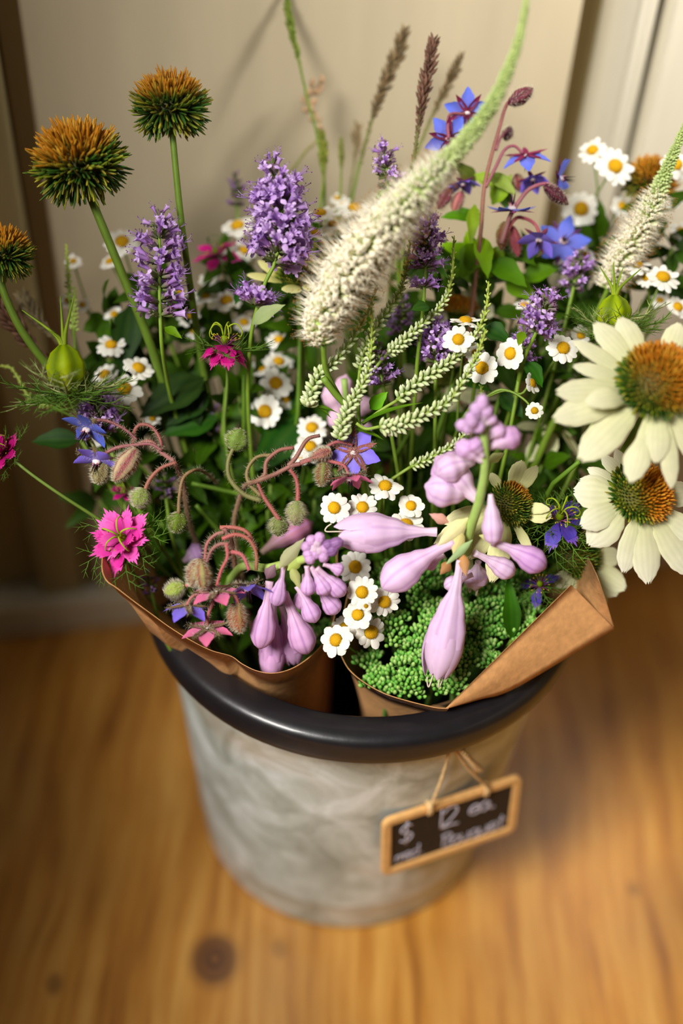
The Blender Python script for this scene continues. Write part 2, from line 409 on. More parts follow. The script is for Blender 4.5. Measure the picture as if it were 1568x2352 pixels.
wl=thing('paper_wrap','brown kraft paper wrap around the left bouquet, curled like a scoop over the rim','paper wrap',tuple(BL))
LE=[(720,1020,.235),(560,1010,.235),(420,1040,.25),(315,1130,.275),(250,1225,.315),(234,1290,.333),(242,1330,.329),(270,1352,.325),(310,1383,.318),(350,1412,.311),(390,1441,.304),(440,1472,.297),(485,1494,.291),(530,1507,.287),(556,1525,.284),(590,1541,.281),(630,1546,.279),(675,1533,.278),(720,1501,.279),(752,1462,.281),(768,1415,.285),(775,1370,.289),(774,1320,.294),(773,1270,.3),(780,1225,.303),(790,1180,.302),(800,1120,.28)]
rw=wrap(LE,BL.x,BL.y,.036,.06,0,0)
wpart('paper_sheet',solid_sheet(rw),KRAFT,wl)
wr=thing('paper_wrap','kraft paper wrap around the right bouquet, its pointed corner folded over the rim','paper wrap',tuple(BR))
RE=[(1409,1440,.2895),(1388,1372,.312),(1350,1280,.320),(1260,1130,.27),(1150,1040,.235),(960,1020,.235),(870,1100,.26),(820,1260,.29),(795,1380,.292),(782,1440,.283),(780,1490,.277),(790,1520,.274),(808,1545,.272),(840,1570,.270),(885,1594,.269),(940,1611,.268),(985,1622,.2675),(1005,1626,.267),(1030,1627,.267)]
rw=wrap(RE,BR.x,BR.y,.036,.06,0,0)
wpart('paper_sheet',solid_sheet(rw),KRAFT,wr)
# the folded front corner: a flat facet from the front vertex up to the pointed corner
A=PZ(1022,1628,.266); Bt=PZ(1311,1343,.318); Cc=PZ(1410,1444,.290); D=PZ(1186,1578,.2655); E_=PZ(1100,1606,.2645)
rows=[]
for i in range(9):
    t=i/8; row=[]
    lowp=smooth([A,E_,D,Cc],8)
    for j in range(len(lowp)):
        u=j/(len(lowp)-1); top=A.lerp(Bt,u); p=top.lerp(lowp[j],t)
        p=p+WN*.004*math.sin(PI*u)*math.sin(PI*t)*.6
        row.append(p)
    rows.append(row)
wpart('paper_corner',solid_sheet(rows,.0005),KRAFT,wr)
# skirt below the corner running inside the bucket, and the second layer behind the corner
rows=[]
for i in range(7):
    t=i/6; row=[]
    for j in range(13):
        u=j/12; p=A.lerp(E_,u/.5) if u<.5 else E_.lerp(D,(u-.5)/.5)
        r_=min(math.hypot(p.x,p.y),.1155)/math.hypot(p.x,p.y)
        q=V((p.x*(r_ if t>0 else 1)*(1-.35*t),p.y*(r_ if t>0 else 1)*(1-.35*t),p.z-.10*t)); row.append(q)
    rows.append(row)
wpart('paper_fold',solid_sheet(rows),KRAFT,wr)

# ================================================================== SHARED FLOWER PIECES
Z=V((0,0,1)); X=V((1,0,0))
def stem_part(root,pts,r0,r1,col,c2=None,n=6,name='stem',label=None,hairs=0):
    mb=MB(); mb.tube(pts,lambda t:r0+(r1-r0)*t,(lambda t:mix(col,c2,t)) if c2 else col,n)
    o=wpart(name,mb,STEM,root,label)
    if hairs: hair_part(root,o,pts,lambda t:r0+(r1-r0)*t,hairs)
    return o
def hair_part(root,parent,pts,rad,dens,ln=.0026):
    hb=MB(); L=W[root.name].translation
    tot=0
    for i in range(len(pts)-1):
        a,b=pts[i],pts[i+1]; d=b-a; k=max(1,int(d.length*dens*4)); x=d.orthogonal().normalized(); y=d.normalized().cross(x)
        for _ in range(k):
            an=R(0,2*PI); o=x*math.cos(an)+y*math.sin(an); hb.spike(a+d*random.random()+o*rad(i/len(pts))*.8,o+d.normalized()*R(-.3,.5),ln*R(.5,1.2),.00008,C(205,190,160),C(240,228,205))
    hb.v=[(p[0]-L.x,p[1]-L.y,p[2]-L.z) for p in hb.v]
    return obj('hairs',hb.mesh('hairs',HAIR),T(L),parent,None,True)
# ---- leaf
def leaf_mesh(L=.03,Wd=.012,c0=G_DK,c1=G_MID,bend=.18,nu=10,saw=False,cup=.18):
    mb=MB(); mb.blade((0,0,0),(L,0,0),Wd,Z,bend,LANCE,cup,nu,6,c0,c1,vein=.12,ridge=.012,veincol=C(120,150,70))
    mb.blade((0,0,.0002),(L*.92,0,.0002),Wd*.07,Z,bend*1.02,LANCE,0,nu,2,C(130,160,80),C(120,150,60))
    return mb.mesh('leaf',LEAF)
LEAVES=[leaf_mesh(.032,.015,C(34,78,20),C(50,100,24)),leaf_mesh(.026,.008,C(60,112,28),C(84,134,36),.25),leaf_mesh(.045,.012,C(28,66,22),C(40,92,24),.12)]
def place_leaf(root,p0,p1,nrm,width=None,col=None,c2=None,bend=.15,label=None,cup=.15,name='leaf'):
    mb=MB(); L=(p1-p0).length; w_=width or L*.4
    mb.blade(p0,p1,w_,nrm,bend,LANCE,cup,12,6,col or G_DK,c2 or col or G_MID,vein=.10,ridge=.012,veincol=C(110,145,70))
    return wpart(name,mb,LEAF,root,label)

# ---- feverfew
def daisy_petal(k):
    mb=MB(); L=[.0058,.0054,.0060][k]; mb.blade((.0026,0,0),(.0026+L,0,[-.0002,.0008,-.0012][k]),.0044,Z,[.06,-.04,.12][k],DAISY,-.09,5,4,C(238,236,222),C(246,244,234),ridge=.012)
    return mb.mesh('petal',PETAL)
DPET=[daisy_petal(k) for k in range(3)]
def daisy_disc():
    mb=MB(); g=2.39996; n=150
    mb.ball((0,0,0),.0032,C(190,140,4),C(226,178,8),16,8,.55,-.35)
    for i in range(n):
        r=.0033*math.sqrt((i+.5)/n); a=g*i; z=.0018*math.sqrt(max(0,1-(r/.0034)**2))
        mb.spike((r*math.cos(a),r*math.sin(a),z-.0001),(r*math.cos(a)*.6,r*math.sin(a)*.6,.003),.00045,.00022,C(214,150,4),C(250,214,30) if r<.002 else C(240,196,16))
    return mb.mesh('disc',DISC)
DDISC=daisy_disc()
def calyx_mesh():
    mb=MB(); mb.tube([(0,0,-.0028),(0,0,-.0022),(0,0,-.0010),(0,0,-.0002)],lambda t:[.0006,.0022,.0033,.0034][min(3,int(round(t*3)))],C(96,124,52),10)
    return mb.mesh('calyx',LEAF)
DCAL=calyx_mesh()
def feverfew(px,py,r,d,tilt,label,side,group=None,n=None,spin=None,dirty=False,mid=None,small=False):
    """r in px: outer radius; tilt = camera-space facing"""
    far=label.split()[0] in ('blurred','faint','dim','very','widest'); r=r*(.86 if far else .93); d=d+(.006 if far else 0)
    p=P(px,py,d); ax=cdir(*tilt); s=mmpx(r,d)/.0086
    M=frame(p,ax,R(0,6.28) if spin is None else spin,s)
    f=foot(side); root=thing('feverfew',label,'daisy',f,group)
    n=n or random.choice([10,11,12,13])
    obj('disc',DDISC,M,root)
    obj('calyx',DCAL,M,root)
    for i in range(n):
        q=M@Matrix.Rotation(2*PI*i/n+R(-.06,.06),4,'Z')@Matrix.Rotation(R(-.12,.2),4,'Y')@Matrix.Diagonal((R(.9,1.05),R(.85,1.0)*11.5/n,1,1))
        obj('petal',random.choice(DPET),q,root)
    stem_part(root,stem_pts(p-ax*.0026*s,ax,f,mid),.0006,.0011,C(104,136,50),G_ST,5)
    return root
# ---- coneflower
def cone_mesh(rad,hgt,nb,ln,c_base,c_mid,c_tip,split=.35,rr=.00075,green=.5,seed=1,drum=False,bias=0,bdir=(1,0,0)):
    """dome with bristles; nb bristles. colours by height and by position"""
    rnd=random.Random(seed); mb=MB()
    mb.ball((0,0,0),rad,c_base,mix(c_base,c_mid,.4),18,10,hgt/rad,(-.8 if drum else -.25))
    for i in range(nb):
        t=(i+.5)/nb
        if drum: z=1-1.72*t
        else: z=1-.98*t
        a=2.39996*i; s=math.sqrt(max(0,1-z*z)); p=V((rad*s*math.cos(a),rad*s*math.sin(a),hgt*z))
        nrm=V((p.x/rad**2,p.y/rad**2,p.z/hgt**2)).normalized()
        d=(nrm+V((0,0,.30 if not drum else (.15 if z>-.2 else -.5)))+V((rnd.uniform(-1,1),rnd.uniform(-1,1),rnd.uniform(-1,1)))*(.34 if drum else .08)).normalized()
        tint=(z if drum else .25*z)+bias*(V(bdir).dot(V((s*math.cos(a),s*math.sin(a),z))))  # higher values turn the bristle tips from green to orange
        k=min(1,max(0,(tint-split)/.35+rnd.uniform(-.25,.25)))
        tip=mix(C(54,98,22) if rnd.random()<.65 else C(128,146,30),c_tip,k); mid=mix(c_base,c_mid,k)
        l=ln*rnd.uniform(.62 if drum else .75,1.18); 
        b=len(mb.v); x=d.orthogonal().normalized(); y=d.cross(x); 
        w_=rr*rnd.uniform(.75,1.35)
        bendv=V((rnd.uniform(-1,1),rnd.uniform(-1,1),rnd.uniform(-.3,1)))*l*(.16 if drum else .05)
        tip=mix(tip,C(236,200,70),rnd.choice([0,0,0,.35]))
        for (tt,ww,cc) in ((0,.8,mid),(.45,1,mix(mid,tip,.6)),(.85,.8,tip),(1,.3,mix(tip,C(230,190,80),.15))):
            q=p+d*l*tt+bendv*tt*tt
            for j in range(3):
                an=2*PI*j/3; mb.v.append((q+(x*math.cos(an)+y*math.sin(an))*w_*ww)[:]); mb.c.append(cc)
        for k2 in range(3):
            for j in range(3):
                a2=b+k2*3+j; d2=b+k2*3+(j+1)%3; mb.f.append((a2,d2,d2+3,a2+3))
    return mb.mesh('cone',MATTE)
def drum(px,py,d,r,ax,label,side,mid,seed,stemr=(.0022,.0028),flat=.86,group=None,bias=.5,split=.18,bdir=(-.3,.9,.3)):
    p=P(px,py,d); rad=mmpx(r,d); a=cdir(*ax); f=foot(side)
    root=thing('spent_coneflower',label,'flower',f,group)
    M=frame(p,a,seed); bd=(M.to_3x3().inverted()@cdir(*bdir)).normalized()
    me=cone_mesh(rad*.62,rad*.62*flat,720,rad*.44,C(30,54,10),C(120,90,14),C(206,134,24),split+.14,rad*.031,seed=seed,drum=True,bias=bias,bdir=bd)
    obj('cone',me,M,root,None,True)
    stem_part(root,stem_pts(p-a*rad*.35,a,f,mid),stemr[0]*.8,stemr[1],C(92,124,30),C(84,118,40),10,hairs=0)
    return root
PC0=C(214,214,158); PC1=C(228,224,192)
def coneflower(c,d,r,ax,petals,label,side,hgt=.62,mid=None,seed=1,c0=PC0,c1=PC1,nb=420,split=.1,bias=0,tipc=C(216,134,24),bdir=(.8,.4,0)):
    """petals: (tipx,tipy,width px,ddepth,bend[,base angle])"""
    p=P(c[0],c[1],d); rad=mmpx(r,d); a=cdir(*ax); f=foot(side)
    root=thing('coneflower',label,'flower',f)
    M=frame(p,a,seed); bd=(M.to_3x3().inverted()@cdir(*bdir)).normalized()
    me=cone_mesh(rad*.80,rad*.8*hgt,int(nb*.8),rad*.27,C(52,84,16),C(150,110,16),tipc,split,rad*.034,seed=seed,bias=bias,bdir=bd)
    obj('cone',me,M,root,None,True)
    for q in petals:
        tip=P(q[0],q[1],d+q[3]); u=(tip-p); u-=a*u.dot(a); u.normalize()
        b0=p+u*rad*.72-a*rad*.12; w_=mmpx(q[2],d)*1.08
        mb=MB(); nrm=a+(-FWD)*.35
        mb.blade(b0,tip,w_,nrm,q[4],SPOON if len(q)>5 and q[5]==1 else CONEP,-.10,20,10,c0,c1,vein=.16,ridge=.020,teeth=.05,veincol=C(170,176,110))
        wpart('petal',mb,PETAL,root)
    # green bracts under the head
    mb=MB()
    for i in range(12):
        an=2*PI*i/12; v_=frame(p,a).to_3x3()@V((math.cos(an),math.sin(an),0))
        mb.blade(p+v_*rad*.2-a*rad*.30,p+v_*rad*.85-a*rad*.32,rad*.25,a,-.2,LANCE,.1,4,2,G_MID,G_ST)
    wpart('bracts',mb,LEAF,root,None,True)
    stem_part(root,stem_pts(p-a*rad*.25,a,f,mid),.0020,.0026,C(96,126,36),G_ST,8)
    return root
# ---- agastache
def floret(k):
    mb=MB(); rnd=random.Random(k+5); cal=[C(132,92,128),C(146,108,136),C(120,128,78)][k%3]
    L=.0042
    mb.tube([(0,0,0),(0,0,L*.45),(0,0,L*.85)],lambda t:[.0005,.0010,.0011][int(round(t*2))],lambda t:mix(C(120,140,74),cal,t),6,cap=False)
    for i in range(5):
        an=2*PI*i/5; o=V((math.cos(an),math.sin(an),0)); mb.spike(o*.0009+Z*L*.8,o*.25+Z,.0013,.0004,cal,C(150,110,150))
    if k<4:
        lc=[C(204,166,228),C(188,148,218),C(214,182,234),C(176,134,206)][k]; ld=C(150,96,172)
        mb.tube([(0,0,L*.6),(.0001,0,L*1.1),(.0003,0,L*1.55),(.0005,0,L*1.8)],lambda t:.0007+.0009*t*t,lambda t:mix(ld,lc,t),7,cap=False)
        c=V((.0005,0,L*1.75))
        for i,(an,l,w_) in enumerate(((0,.0022,.0021),(1.7,.0012,.0014),(-1.7,.0012,.0014),(2.8,.0011,.0013),(-2.8,.0011,.0013))):
            o=V((math.cos(an),math.sin(an),0)); mb.blade(c+o*.0012,c+o*(.0012+l)+Z*(.0009 if i else -.0003),w_,Z,.2,OVAL,-.1,3,2,lc,mix(lc,C(226,200,240),.4))
        for i in range(3):
            e=V((rnd.uniform(-1,1)*.0012,rnd.uniform(-1,1)*.0012,L*1.75+rnd.uniform(.003,.0045)))
            mb.tube([c,(c+e)/2+V((.0002,.0002,.0008)),e],.00009,C(190,150,215),3); mb.ball(e,.00024,C(120,60,130),None,5,3)
    return mb.mesh('floret',PETAL)
FLO=[floret(k) for k in range(6)]
def agastache(path,rad,label,side,tiers,per,d,mid=None,gaps=(),scale=1,group=None,leaves=(),lower=None,openf=.85,taper=.45,split=9):
    """path px from tip to base of the spike; rad px"""
    pts=smooth([P(q[0],q[1],q[2] if len(q)>2 else d) for q in path],6)
    f=foot(side); root=thing('agastache_spike',label,'flower',f,group)
    k=len(pts); Rm=mmpx(rad,d)
    for t in range(tiers):
        u=(t+.5)/tiers
        if any(a<u<b for a,b in gaps): continue
        i=min(k-2,int(u*(k-1))); p=pts[i].lerp(pts[i+1],u*(k-1)-i); ax=(pts[max(0,i-1)]-pts[min(k-1,i+2)]).normalized()
        fr=frame(p,ax,t*1.1+R(0,.5)); rr=Rm*(taper+(1-taper)*min(1,u*2.6))
        for j in range(per):
            an=2*PI*(j+R(-.2,.2))/per; el=.55-.35*u+R(-.2,.2) if u>.15 else 1.0
            dv=(fr.to_3x3()@V((math.cos(an)*math.cos(el),math.sin(an)*math.cos(el),math.sin(el)))).normalized()
            if dv.dot(-FWD)>split: continue
            m=FLO[random.choice([0,1,2,3])] if random.random()<openf*(1 if u>.15 else .35) else FLO[random.choice([4,5])]
            s=rr/.0090*scale*R(.85,1.1)
            obj('floret',m,frame(p+dv*rr*.12+ax*R(-.0012,.0012),dv,R(0,6.28),s),root)
    if lower:
        lx,ly,lr,ln_=lower; lp=P(lx,ly,d); ax=(pts[-1]-lp).normalized(); fr=frame(lp,ax)
        for j in range(ln_):
            an=2*PI*j/ln_+R(-.1,.1); el=R(.15,.75)
            dv=(fr.to_3x3()@V((math.cos(an)*math.cos(el),math.sin(an)*math.cos(el),math.sin(el)))).normalized()
            obj('floret',FLO[random.choice([0,2,3,1])],frame(lp+dv*.0012,dv,R(0,6.28),mmpx(lr,d)/.0088*R(.9,1.1)),root)
    extra=[] 
    base=pts[-1]; ax=(pts[-3]-pts[-1]).normalized()
    path2=[pts[0]]+pts[1:]
    tail=stem_pts(base,ax,f,mid)
    stem_part(root,path2+tail[1:],.0007,.0015,C(112,148,48),G_ST,6)
    for (x0,y0,x1,y1,dd,wd,c0,c1) in leaves:
        p0=P(x0,y0,d+dd); p1=P(x1,y1,d+dd-.004); place_leaf(root,p0,p1,-FWD+UY*.5,mmpx(wd,d),c0,c1)
    return root
# ---- veronica spires with small buds
def vbud(k):
    mb=MB(); mb.bud((0,0,0),(0,0,1),.0034,.00082,[C(150,180,84),C(168,192,104),C(140,172,60)][k],[C(238,242,204),C(232,238,190),C(204,216,124)][k],6,4,.6); return mb.mesh('bud',PETAL)
VB=[vbud(k) for k in range(3)]
def spire(root,path,d,r=14,n=80,tipgreen=.35,stemw=.0009,dirj=.5,sz=1):
    pts=smooth([P(q[0],q[1],q[2] if len(q)>2 else d) for q in path],8); k=len(pts)
    mb=MB(); mb.tube(pts,lambda t:stemw*(.75+.3*t) if t>.02 else stemw*.3,lambda t:mix(C(150,168,60),C(126,158,60),t),6)
    sp=wpart('spire',mb,STEM,root)
    rm=mmpx(r,d)*1.12; n=int(n*1.5)
    for i in range(n):
        u=((i+.5)/n)**.80; ii=min(k-2,int(u*(k-1))); p=pts[ii].lerp(pts[ii+1],u*(k-1)-ii); ax=(pts[max(0,ii-1)]-pts[min(k-1,ii+2)]).normalized()
        fr=frame(p,ax,2.39996*i); o=fr.to_3x3()@X
        s=(.40+.60*min(1,u/.75))*sz; el=1.0-.62*u
        dv=(o.normalized()*math.cos(el)+ax*math.sin(el)).normalized()
        m=VB[2] if u<tipgreen else random.choice(VB[:2])
        obj('bud',m,frame(p+o.normalized()*stemw*.5,dv,0,s*rm/.0030*R(.9,1.1)),sp)
    return sp,pts
# ---- culver's root: the fat white bottle brush
def brush(path,label,side,nfl,seed,mid=None,fil=1.0,c_tip=C(176,120,50)):
    ctr=smooth([P(q[0],q[1],q[2]) for q in path],8); rs=[mmpx(q[3],q[2]) for q in path]; k=len(ctr); rnd=random.Random(seed)
    f=foot(side); root=thing('veronica_brush',label,'flower',f)
    tab=[(i/(len(rs)-1),r) for i,r in enumerate(rs)]
    mb=MB(); mb.tube(ctr,lambda t:max(.0008,lin(tab,t)*.30),lambda t:mix(C(150,178,92),C(180,196,120),t),8); wpart('spike',mb,STEM,root)
    mb=MB(); hb=MB()
    # arc-length even
    Ls=[0]
    for a,b in zip(ctr,ctr[1:]): Ls.append(Ls[-1]+(b-a).length*1.0)
    for i in range(nfl):
        s=(i+.5)/nfl*Ls[-1]; ii=0
        while ii<k-2 and Ls[ii+1]<s: ii+=1
        u=(ii+(s-Ls[ii])/max(1e-9,Ls[ii+1]-Ls[ii]))/(k-1)
        p=ctr[ii].lerp(ctr[ii+1],u*(k-1)-ii); ax=(ctr[min(k-1,ii+1)]-ctr[max(0,ii-1)]).normalized(); r=lin(tab,u)
        fr=frame(p,ax,2.39996*i+rnd.uniform(-.2,.2)).to_3x3(); o=(fr@X).normalized(); dv=(o+ax*rnd.uniform(-.05,.35)).normalized()
        op=1-min(1,max(0,(u-.30)/.34)); white=mix(C(200,218,146),C(252,243,212),op)
        l=r*.55*rnd.uniform(.85,1.15)
        mb.bud(p+dv*r*.18,dv,l,r*.105*(1.1 if op<.5 else 1),C(176,196,116),white,5,3,.7)
        if op>.3:
            e=p+dv*(r*.18+l)
            x=dv.orthogonal().normalized(); y=dv.cross(x)
            for j in range(4):
                an=PI/2*j; q=x*math.cos(an)+y*math.sin(an); mb.spike(e-dv*l*.12,q*.8+dv*.7,r*.20,r*.075,white,C(252,246,228))
            for j in range(3):
                q=(dv+(x*rnd.uniform(-1,1)+y*rnd.uniform(-1,1))*.28).normalized(); ll=r*.55*fil*rnd.uniform(.8,1.2)
                hb.spike(e,q,ll,.00017,C(250,245,225),C(240,225,190)); t_=e+q*ll
                if rnd.random()<.6: hb.ball(t_,.00028,c_tip,None,4,3)
    wpart('florets',mb,PETAL,root,None,True); wpart('stamens',hb,PETAL,root,None,True)
    stem_part(root,stem_pts(ctr[0],(ctr[1]-ctr[0]).normalized(),f,mid),.0014,.0020,C(104,140,44),G_ST,8)
    return root
# ---- nigella
def fern(seed,L=.02,n=7,depth=2,c0=C(84,126,56),c1=C(92,134,60)):
    rnd=random.Random(seed); mb=MB()
    def br(p,d,l,r,lev):
        nn=5; pts=[p]; dd=d.copy()
        for i in range(nn):
            dd=(dd+V((rnd.uniform(-1,1),rnd.uniform(-1,1),rnd.uniform(-.4,.8)))*.13).normalized(); pts.append(pts[-1]+dd*l/nn)
        mb.tube(pts,lambda t:r*(1-.8*t),lambda t:mix(c0,c1,t),4,cap=False)
        if lev>0:
            m=n if lev==depth else 3
            for i in range(m):
                q=pts[min(nn-1,1+int(i*(nn-1)/m))]; sd=dd.cross(Z if abs(dd.z)<.9 else X).normalized()*(1 if i%2 else -1)
                br(q,(dd*.75+sd*.75+V((0,0,rnd.uniform(-.4,.6)))).normalized(),l*rnd.uniform(.3,.5),r*.62,lev-1)
    br(V((0,0,0)),X,L,.00042,depth); return mb.mesh('bract',LEAF)
FERN=[fern(k) for k in range(4)]; FERNP=[fern(10+k,c0=C(196,206,150),c1=C(100,140,64)) for k in range(2)]
def nig_petal(c0,c1,k):
    mb=MB(); rnd=random.Random(k)
    mb.blade((.0012,0,0),(.0105,0,.0018),.0068,Z,.14,[(0,.16),(.3,.5),(.62,1),(.85,.95),(1,.6)],.10,8,8,c0,c1,vein=.12,ridge=.02,veincol=C(170,20,120))
    for j,(a,l) in enumerate(((-.62,.0016),(-.3,.0026),(0,.0046),(.3,.0026),(.62,.0016))):
        mb.blade((.0094,.0030*a,.0016),(.0104+l,.0030*a+a*l*.5,.0017),.0022,Z,.05,[(0,1),(.5,.6),(1,.02)],0,3,2,c1,mix(c1,C(250,140,210),.2))
    return mb.mesh('petal',PETAL)
NP=[nig_petal(C(190,40,130),C(232,84,178),1),nig_petal(C(170,20,110),C(218,50,158),2)]
NPD=[nig_petal(C(140,8,84),C(196,10,122),3),nig_petal(C(120,10,70),C(176,8,108),4)]
NPB=[nig_petal(C(48,44,130),C(66,62,176),5),nig_petal(C(40,36,110),C(58,54,160),6)]
def nigella(px,py,r,d,tilt,label,side,pet=NP,n=14,layers=2,mid=None,spin=0,group=None,ferns=7,style=True,droop=0,only=None):
    p=P(px,py,d); a=cdir(*tilt); s=mmpx(r,d)/.0142; M=frame(p,a,spin,s); f=foot(side)
    root=thing('nigella_flower',label,'flower',f,group)
    for L_ in range(layers):
        for i in range(n//layers):
            if only and not only(L_,i): continue
            q=M@T((0,0,L_*.0012))@Matrix.Rotation(2*PI*(i+.5*L_)/(n//layers)+R(-.1,.1),4,'Z')@Matrix.Rotation(-.05-.34*L_+droop+R(-.28,.22),4,'Y')@Matrix.Rotation(R(-.35,.35),4,'X')@Matrix.Scale((1-.16*L_)*R(.86,1.08),4)
            obj('petal',random.choice(pet),q,root)
    mb=MB(); mb.bud((0,0,.0002),Z,.0052,.0019,C(84,116,34),C(112,142,44),8,6,.5)
    obj('ovary',mb.mesh('ovary',LEAF),M,root)
    mb=MB()
    for i in range(5):
        an=2*PI*i/5+.4; o=V((math.cos(an),math.sin(an),0))
        pts=smooth([o*.0006+Z*.0048,o*.0018+Z*.0085,o*.0050+Z*.0098,o*.0074+Z*.0070,o*.0070+Z*.0045,o*.0056+Z*.0050],4)
        mb.tube(pts,lambda t:.00042*(1-.6*t),lambda t:mix(C(140,176,62),C(176,196,84),t),5)
    if style: obj('styles',mb.mesh('styles',LEAF),M,root)
    mb=MB()
    for i in range(16):
        an=2*PI*i/16+R(-.1,.1); o=V((math.cos(an),math.sin(an),0)); e=o*R(.004,.0066)+Z*R(.003,.0052)
        mb.tube([o*.001+Z*.0005,(o*.001+e)*.5+Z*.001,e],.00013,C(190,110,150),3,cap=False); mb.bud(e-o*.0006,(o+Z*.4),.0014,.00036,C(176,160,60),C(204,190,90),5,3)
    obj('stamens',mb.mesh('stamens',LEAF),M,root,None,True)
    for i in range(ferns):
        q=M@T((0,0,-.0015))@Matrix.Rotation(2*PI*i/ferns+R(-.2,.2),4,'Z')@Matrix.Rotation(R(-.3,.25),4,'Y')@Matrix.Scale(R(.85,1.15),4)
        obj('bract',FERN[i%4],q,root)
    stem_part(root,stem_pts(p-a*.001,a,f,mid),.0008,.0012,C(110,140,60),G_ST,6)
    return root
def nigella_pod(px,py,rx,ry,d,up,label,side,mid=None,nf=12,hs=1,horns=((-.9,.9),(-.15,1.1),(.45,1.05)),ferns=1.0):
    p=P(px,py,d); a=cdir(*up); f=foot(side); root=thing('nigella_pod',label,'seed pod',f)
    Rr=mmpx(rx,d); Hh=mmpx(ry,d)
    mb=MB(); base=p-a*Hh
    tab=[(0,.12),(.12,.55),(.38,.97),(.6,1),(.82,.78),(.95,.45),(1,.25)]
    pts=[base+a*2*Hh*i/14 for i in range(15)]
    mb.tube(pts,lambda t:Rr*lin(tab,t),lambda t:mix(C(164,184,44),C(136,172,54),t),30,ridge=.085,nr=5,ridgecol=C(92,122,30))
    wpart('pod',mb,LEAF,root)
    top=pts[-1]
    for i,(hx,hy) in enumerate(horns):
        dd=(RX*hx+UY*hy-FWD*R(-.2,.4)); l=Hh*hs*R(.85,1.2)
        mb=MB(); q=[top-a*Hh*.12+dd*.0004,top+a*Hh*.12+dd*l*.25,top+dd*l]
        mb.tube(smooth(q,5),lambda t:Rr*.16*(1-.85*t),lambda t:mix(C(140,168,60),C(110,150,60),t),6)
        wpart('horn',mb,LEAF,root)
    fr=frame(base,a)
    for i in range(nf):
        M=fr@Matrix.Rotation(2*PI*i/nf+R(-.2,.2),4,'Z')@Matrix.Rotation(R(-.5,.35),4,'Y')@Matrix.Scale(Hh/.0105*R(.8,1.15)*ferns,4)
        obj('bract',(FERNP if i%3==0 else FERN)[i%2],M,root)
    stem_part(root,stem_pts(base,a,f,mid),.0011,.0015,C(120,150,60),G_ST,6)
    return root
# ---- borage
BLUE=(C(88,84,216),C(112,106,238)); PINK=(C(214,74,128),C(240,120,160)); VIO=(C(104,84,214),C(134,110,240)); SKY=(C(66,84,206),C(96,120,236))
MAR=C(124,72,68); MAR2=C(156,100,84)
HAIRY=C(128,124,84)
def peduncle(root,path,d,r=.0009,hairs=1500,col=MAR2,c2=C(128,110,64),name='stalk',to=None):
    pts=smooth([P(q[0],q[1],q[2] if len(q)>2 else d) for q in path],6)
    if to is not None: pts=pts+bez([pts[-1],pts[-1]+(pts[-1]-pts[-2]).normalized()*.03,to+V((0,0,.12)),to],12)[1:]
    col=mix(col,C(112,84,74),.42); c2=mix(c2,C(112,90,74),.35)
    mb=MB(); mb.tube(pts,lambda t:r*(.85+.3*t),lambda t:mix(col,c2,t),7); o=wpart(name,mb,STEM,root)
    if hairs: hair_part(root,o,pts[:-9] if to is not None else pts,lambda t:r,hairs)
    return o
def borage_flower(root,px,py,d,face,rpx,col,spin=0,n=5,hairs=True,sepcol=HAIRY,openness=.1,bk=False,sepl=1.0):
    """face: camera-space direction in which the blossom opens"""
    p=P(px,py,d); a=cdir(*face); s=mmpx(rpx,d); fr=frame(p,a,spin).to_3x3(); L=W[root.name].translation
    mb=MB(); core=MB(); 
    core.ball(p+a*s*.04,s*.17,C(236,214,214),C(240,226,226),8,5,.6)
    for i in range(5):
        an=2*PI*i/5; o=fr@V((math.cos(an),math.sin(an),0)); core.spike(p+a*s*.1+o*s*.07,a*.8+o*.5,s*.2,s*.05,C(236,200,210),C(190,40,90))
        core.spike(p+a*s*.12+o*s*.05,a+o*.12,s*.55,s*.045,C(60,24,50),C(30,16,26))
    fl=wpart('blossom',core,PETAL,root)
    for i in range(n):
        an=2*PI*i/n; o=fr@V((math.cos(an),math.sin(an),0)); mb=MB()
        mb.blade(p+o*s*.08,p+(o+a*openness).normalized()*s,s*.60,a,-.08,[(0,.4),(.35,1),(.6,.9),(.85,.4),(1,.02)],-.10,8,4,mix(col[0],C(200,190,236),.25),col[1],vein=.08,ridge=.01,veincol=col[0],twist=R(-.25,.25))
        wpart('petal',mb,PETAL,fl)
    for i in range(5):
        an=2*PI*(i+.5)/5; o=fr@V((math.cos(an),math.sin(an),0)); mb=MB(); q=(o-a*.12+a*openness*.4).normalized()
        mb.blade(p-a*s*.05,p-a*s*.06+q*s*.90*sepl,s*.25,-a,-.10,[(0,.6),(.3,1),(.7,.8),(1,.05)],.22,7,4,mix(sepcol,MAR,.35),sepcol,vein=.2,ridge=.01,veincol=MAR)
        se=wpart('sepal',mb,LEAF,fl)
        if hairs:
            st=p-a*s*.06
            hair_part2(root,fl,st,st+q*s*.86*sepl,s*.10,26)
    return fl
HB={}
def hair_part2(root,par,a,b,r,n):
    hb=HB.setdefault(par.name,(MB(),root,par))[0]; d=(b-a); x=d.orthogonal().normalized(); y=d.normalized().cross(x)
    for _ in range(n*3):
        an=R(0,2*PI); o=x*math.cos(an)+y*math.sin(an); hb.spike(a+d*random.random()+o*r*.7,o+d.normalized()*.4,.0024*R(.5,1.1),.00008,C(205,195,165),C(240,230,208))
def flush_hairs():
    for nm,(hb,root,par) in HB.items():
        L=W[root.name].translation; hb.v=[(p[0]-L.x,p[1]-L.y,p[2]-L.z) for p in hb.v]
        obj('hairs',hb.mesh('hairs',HAIR),T(L),par,None,True)
    HB.clear()
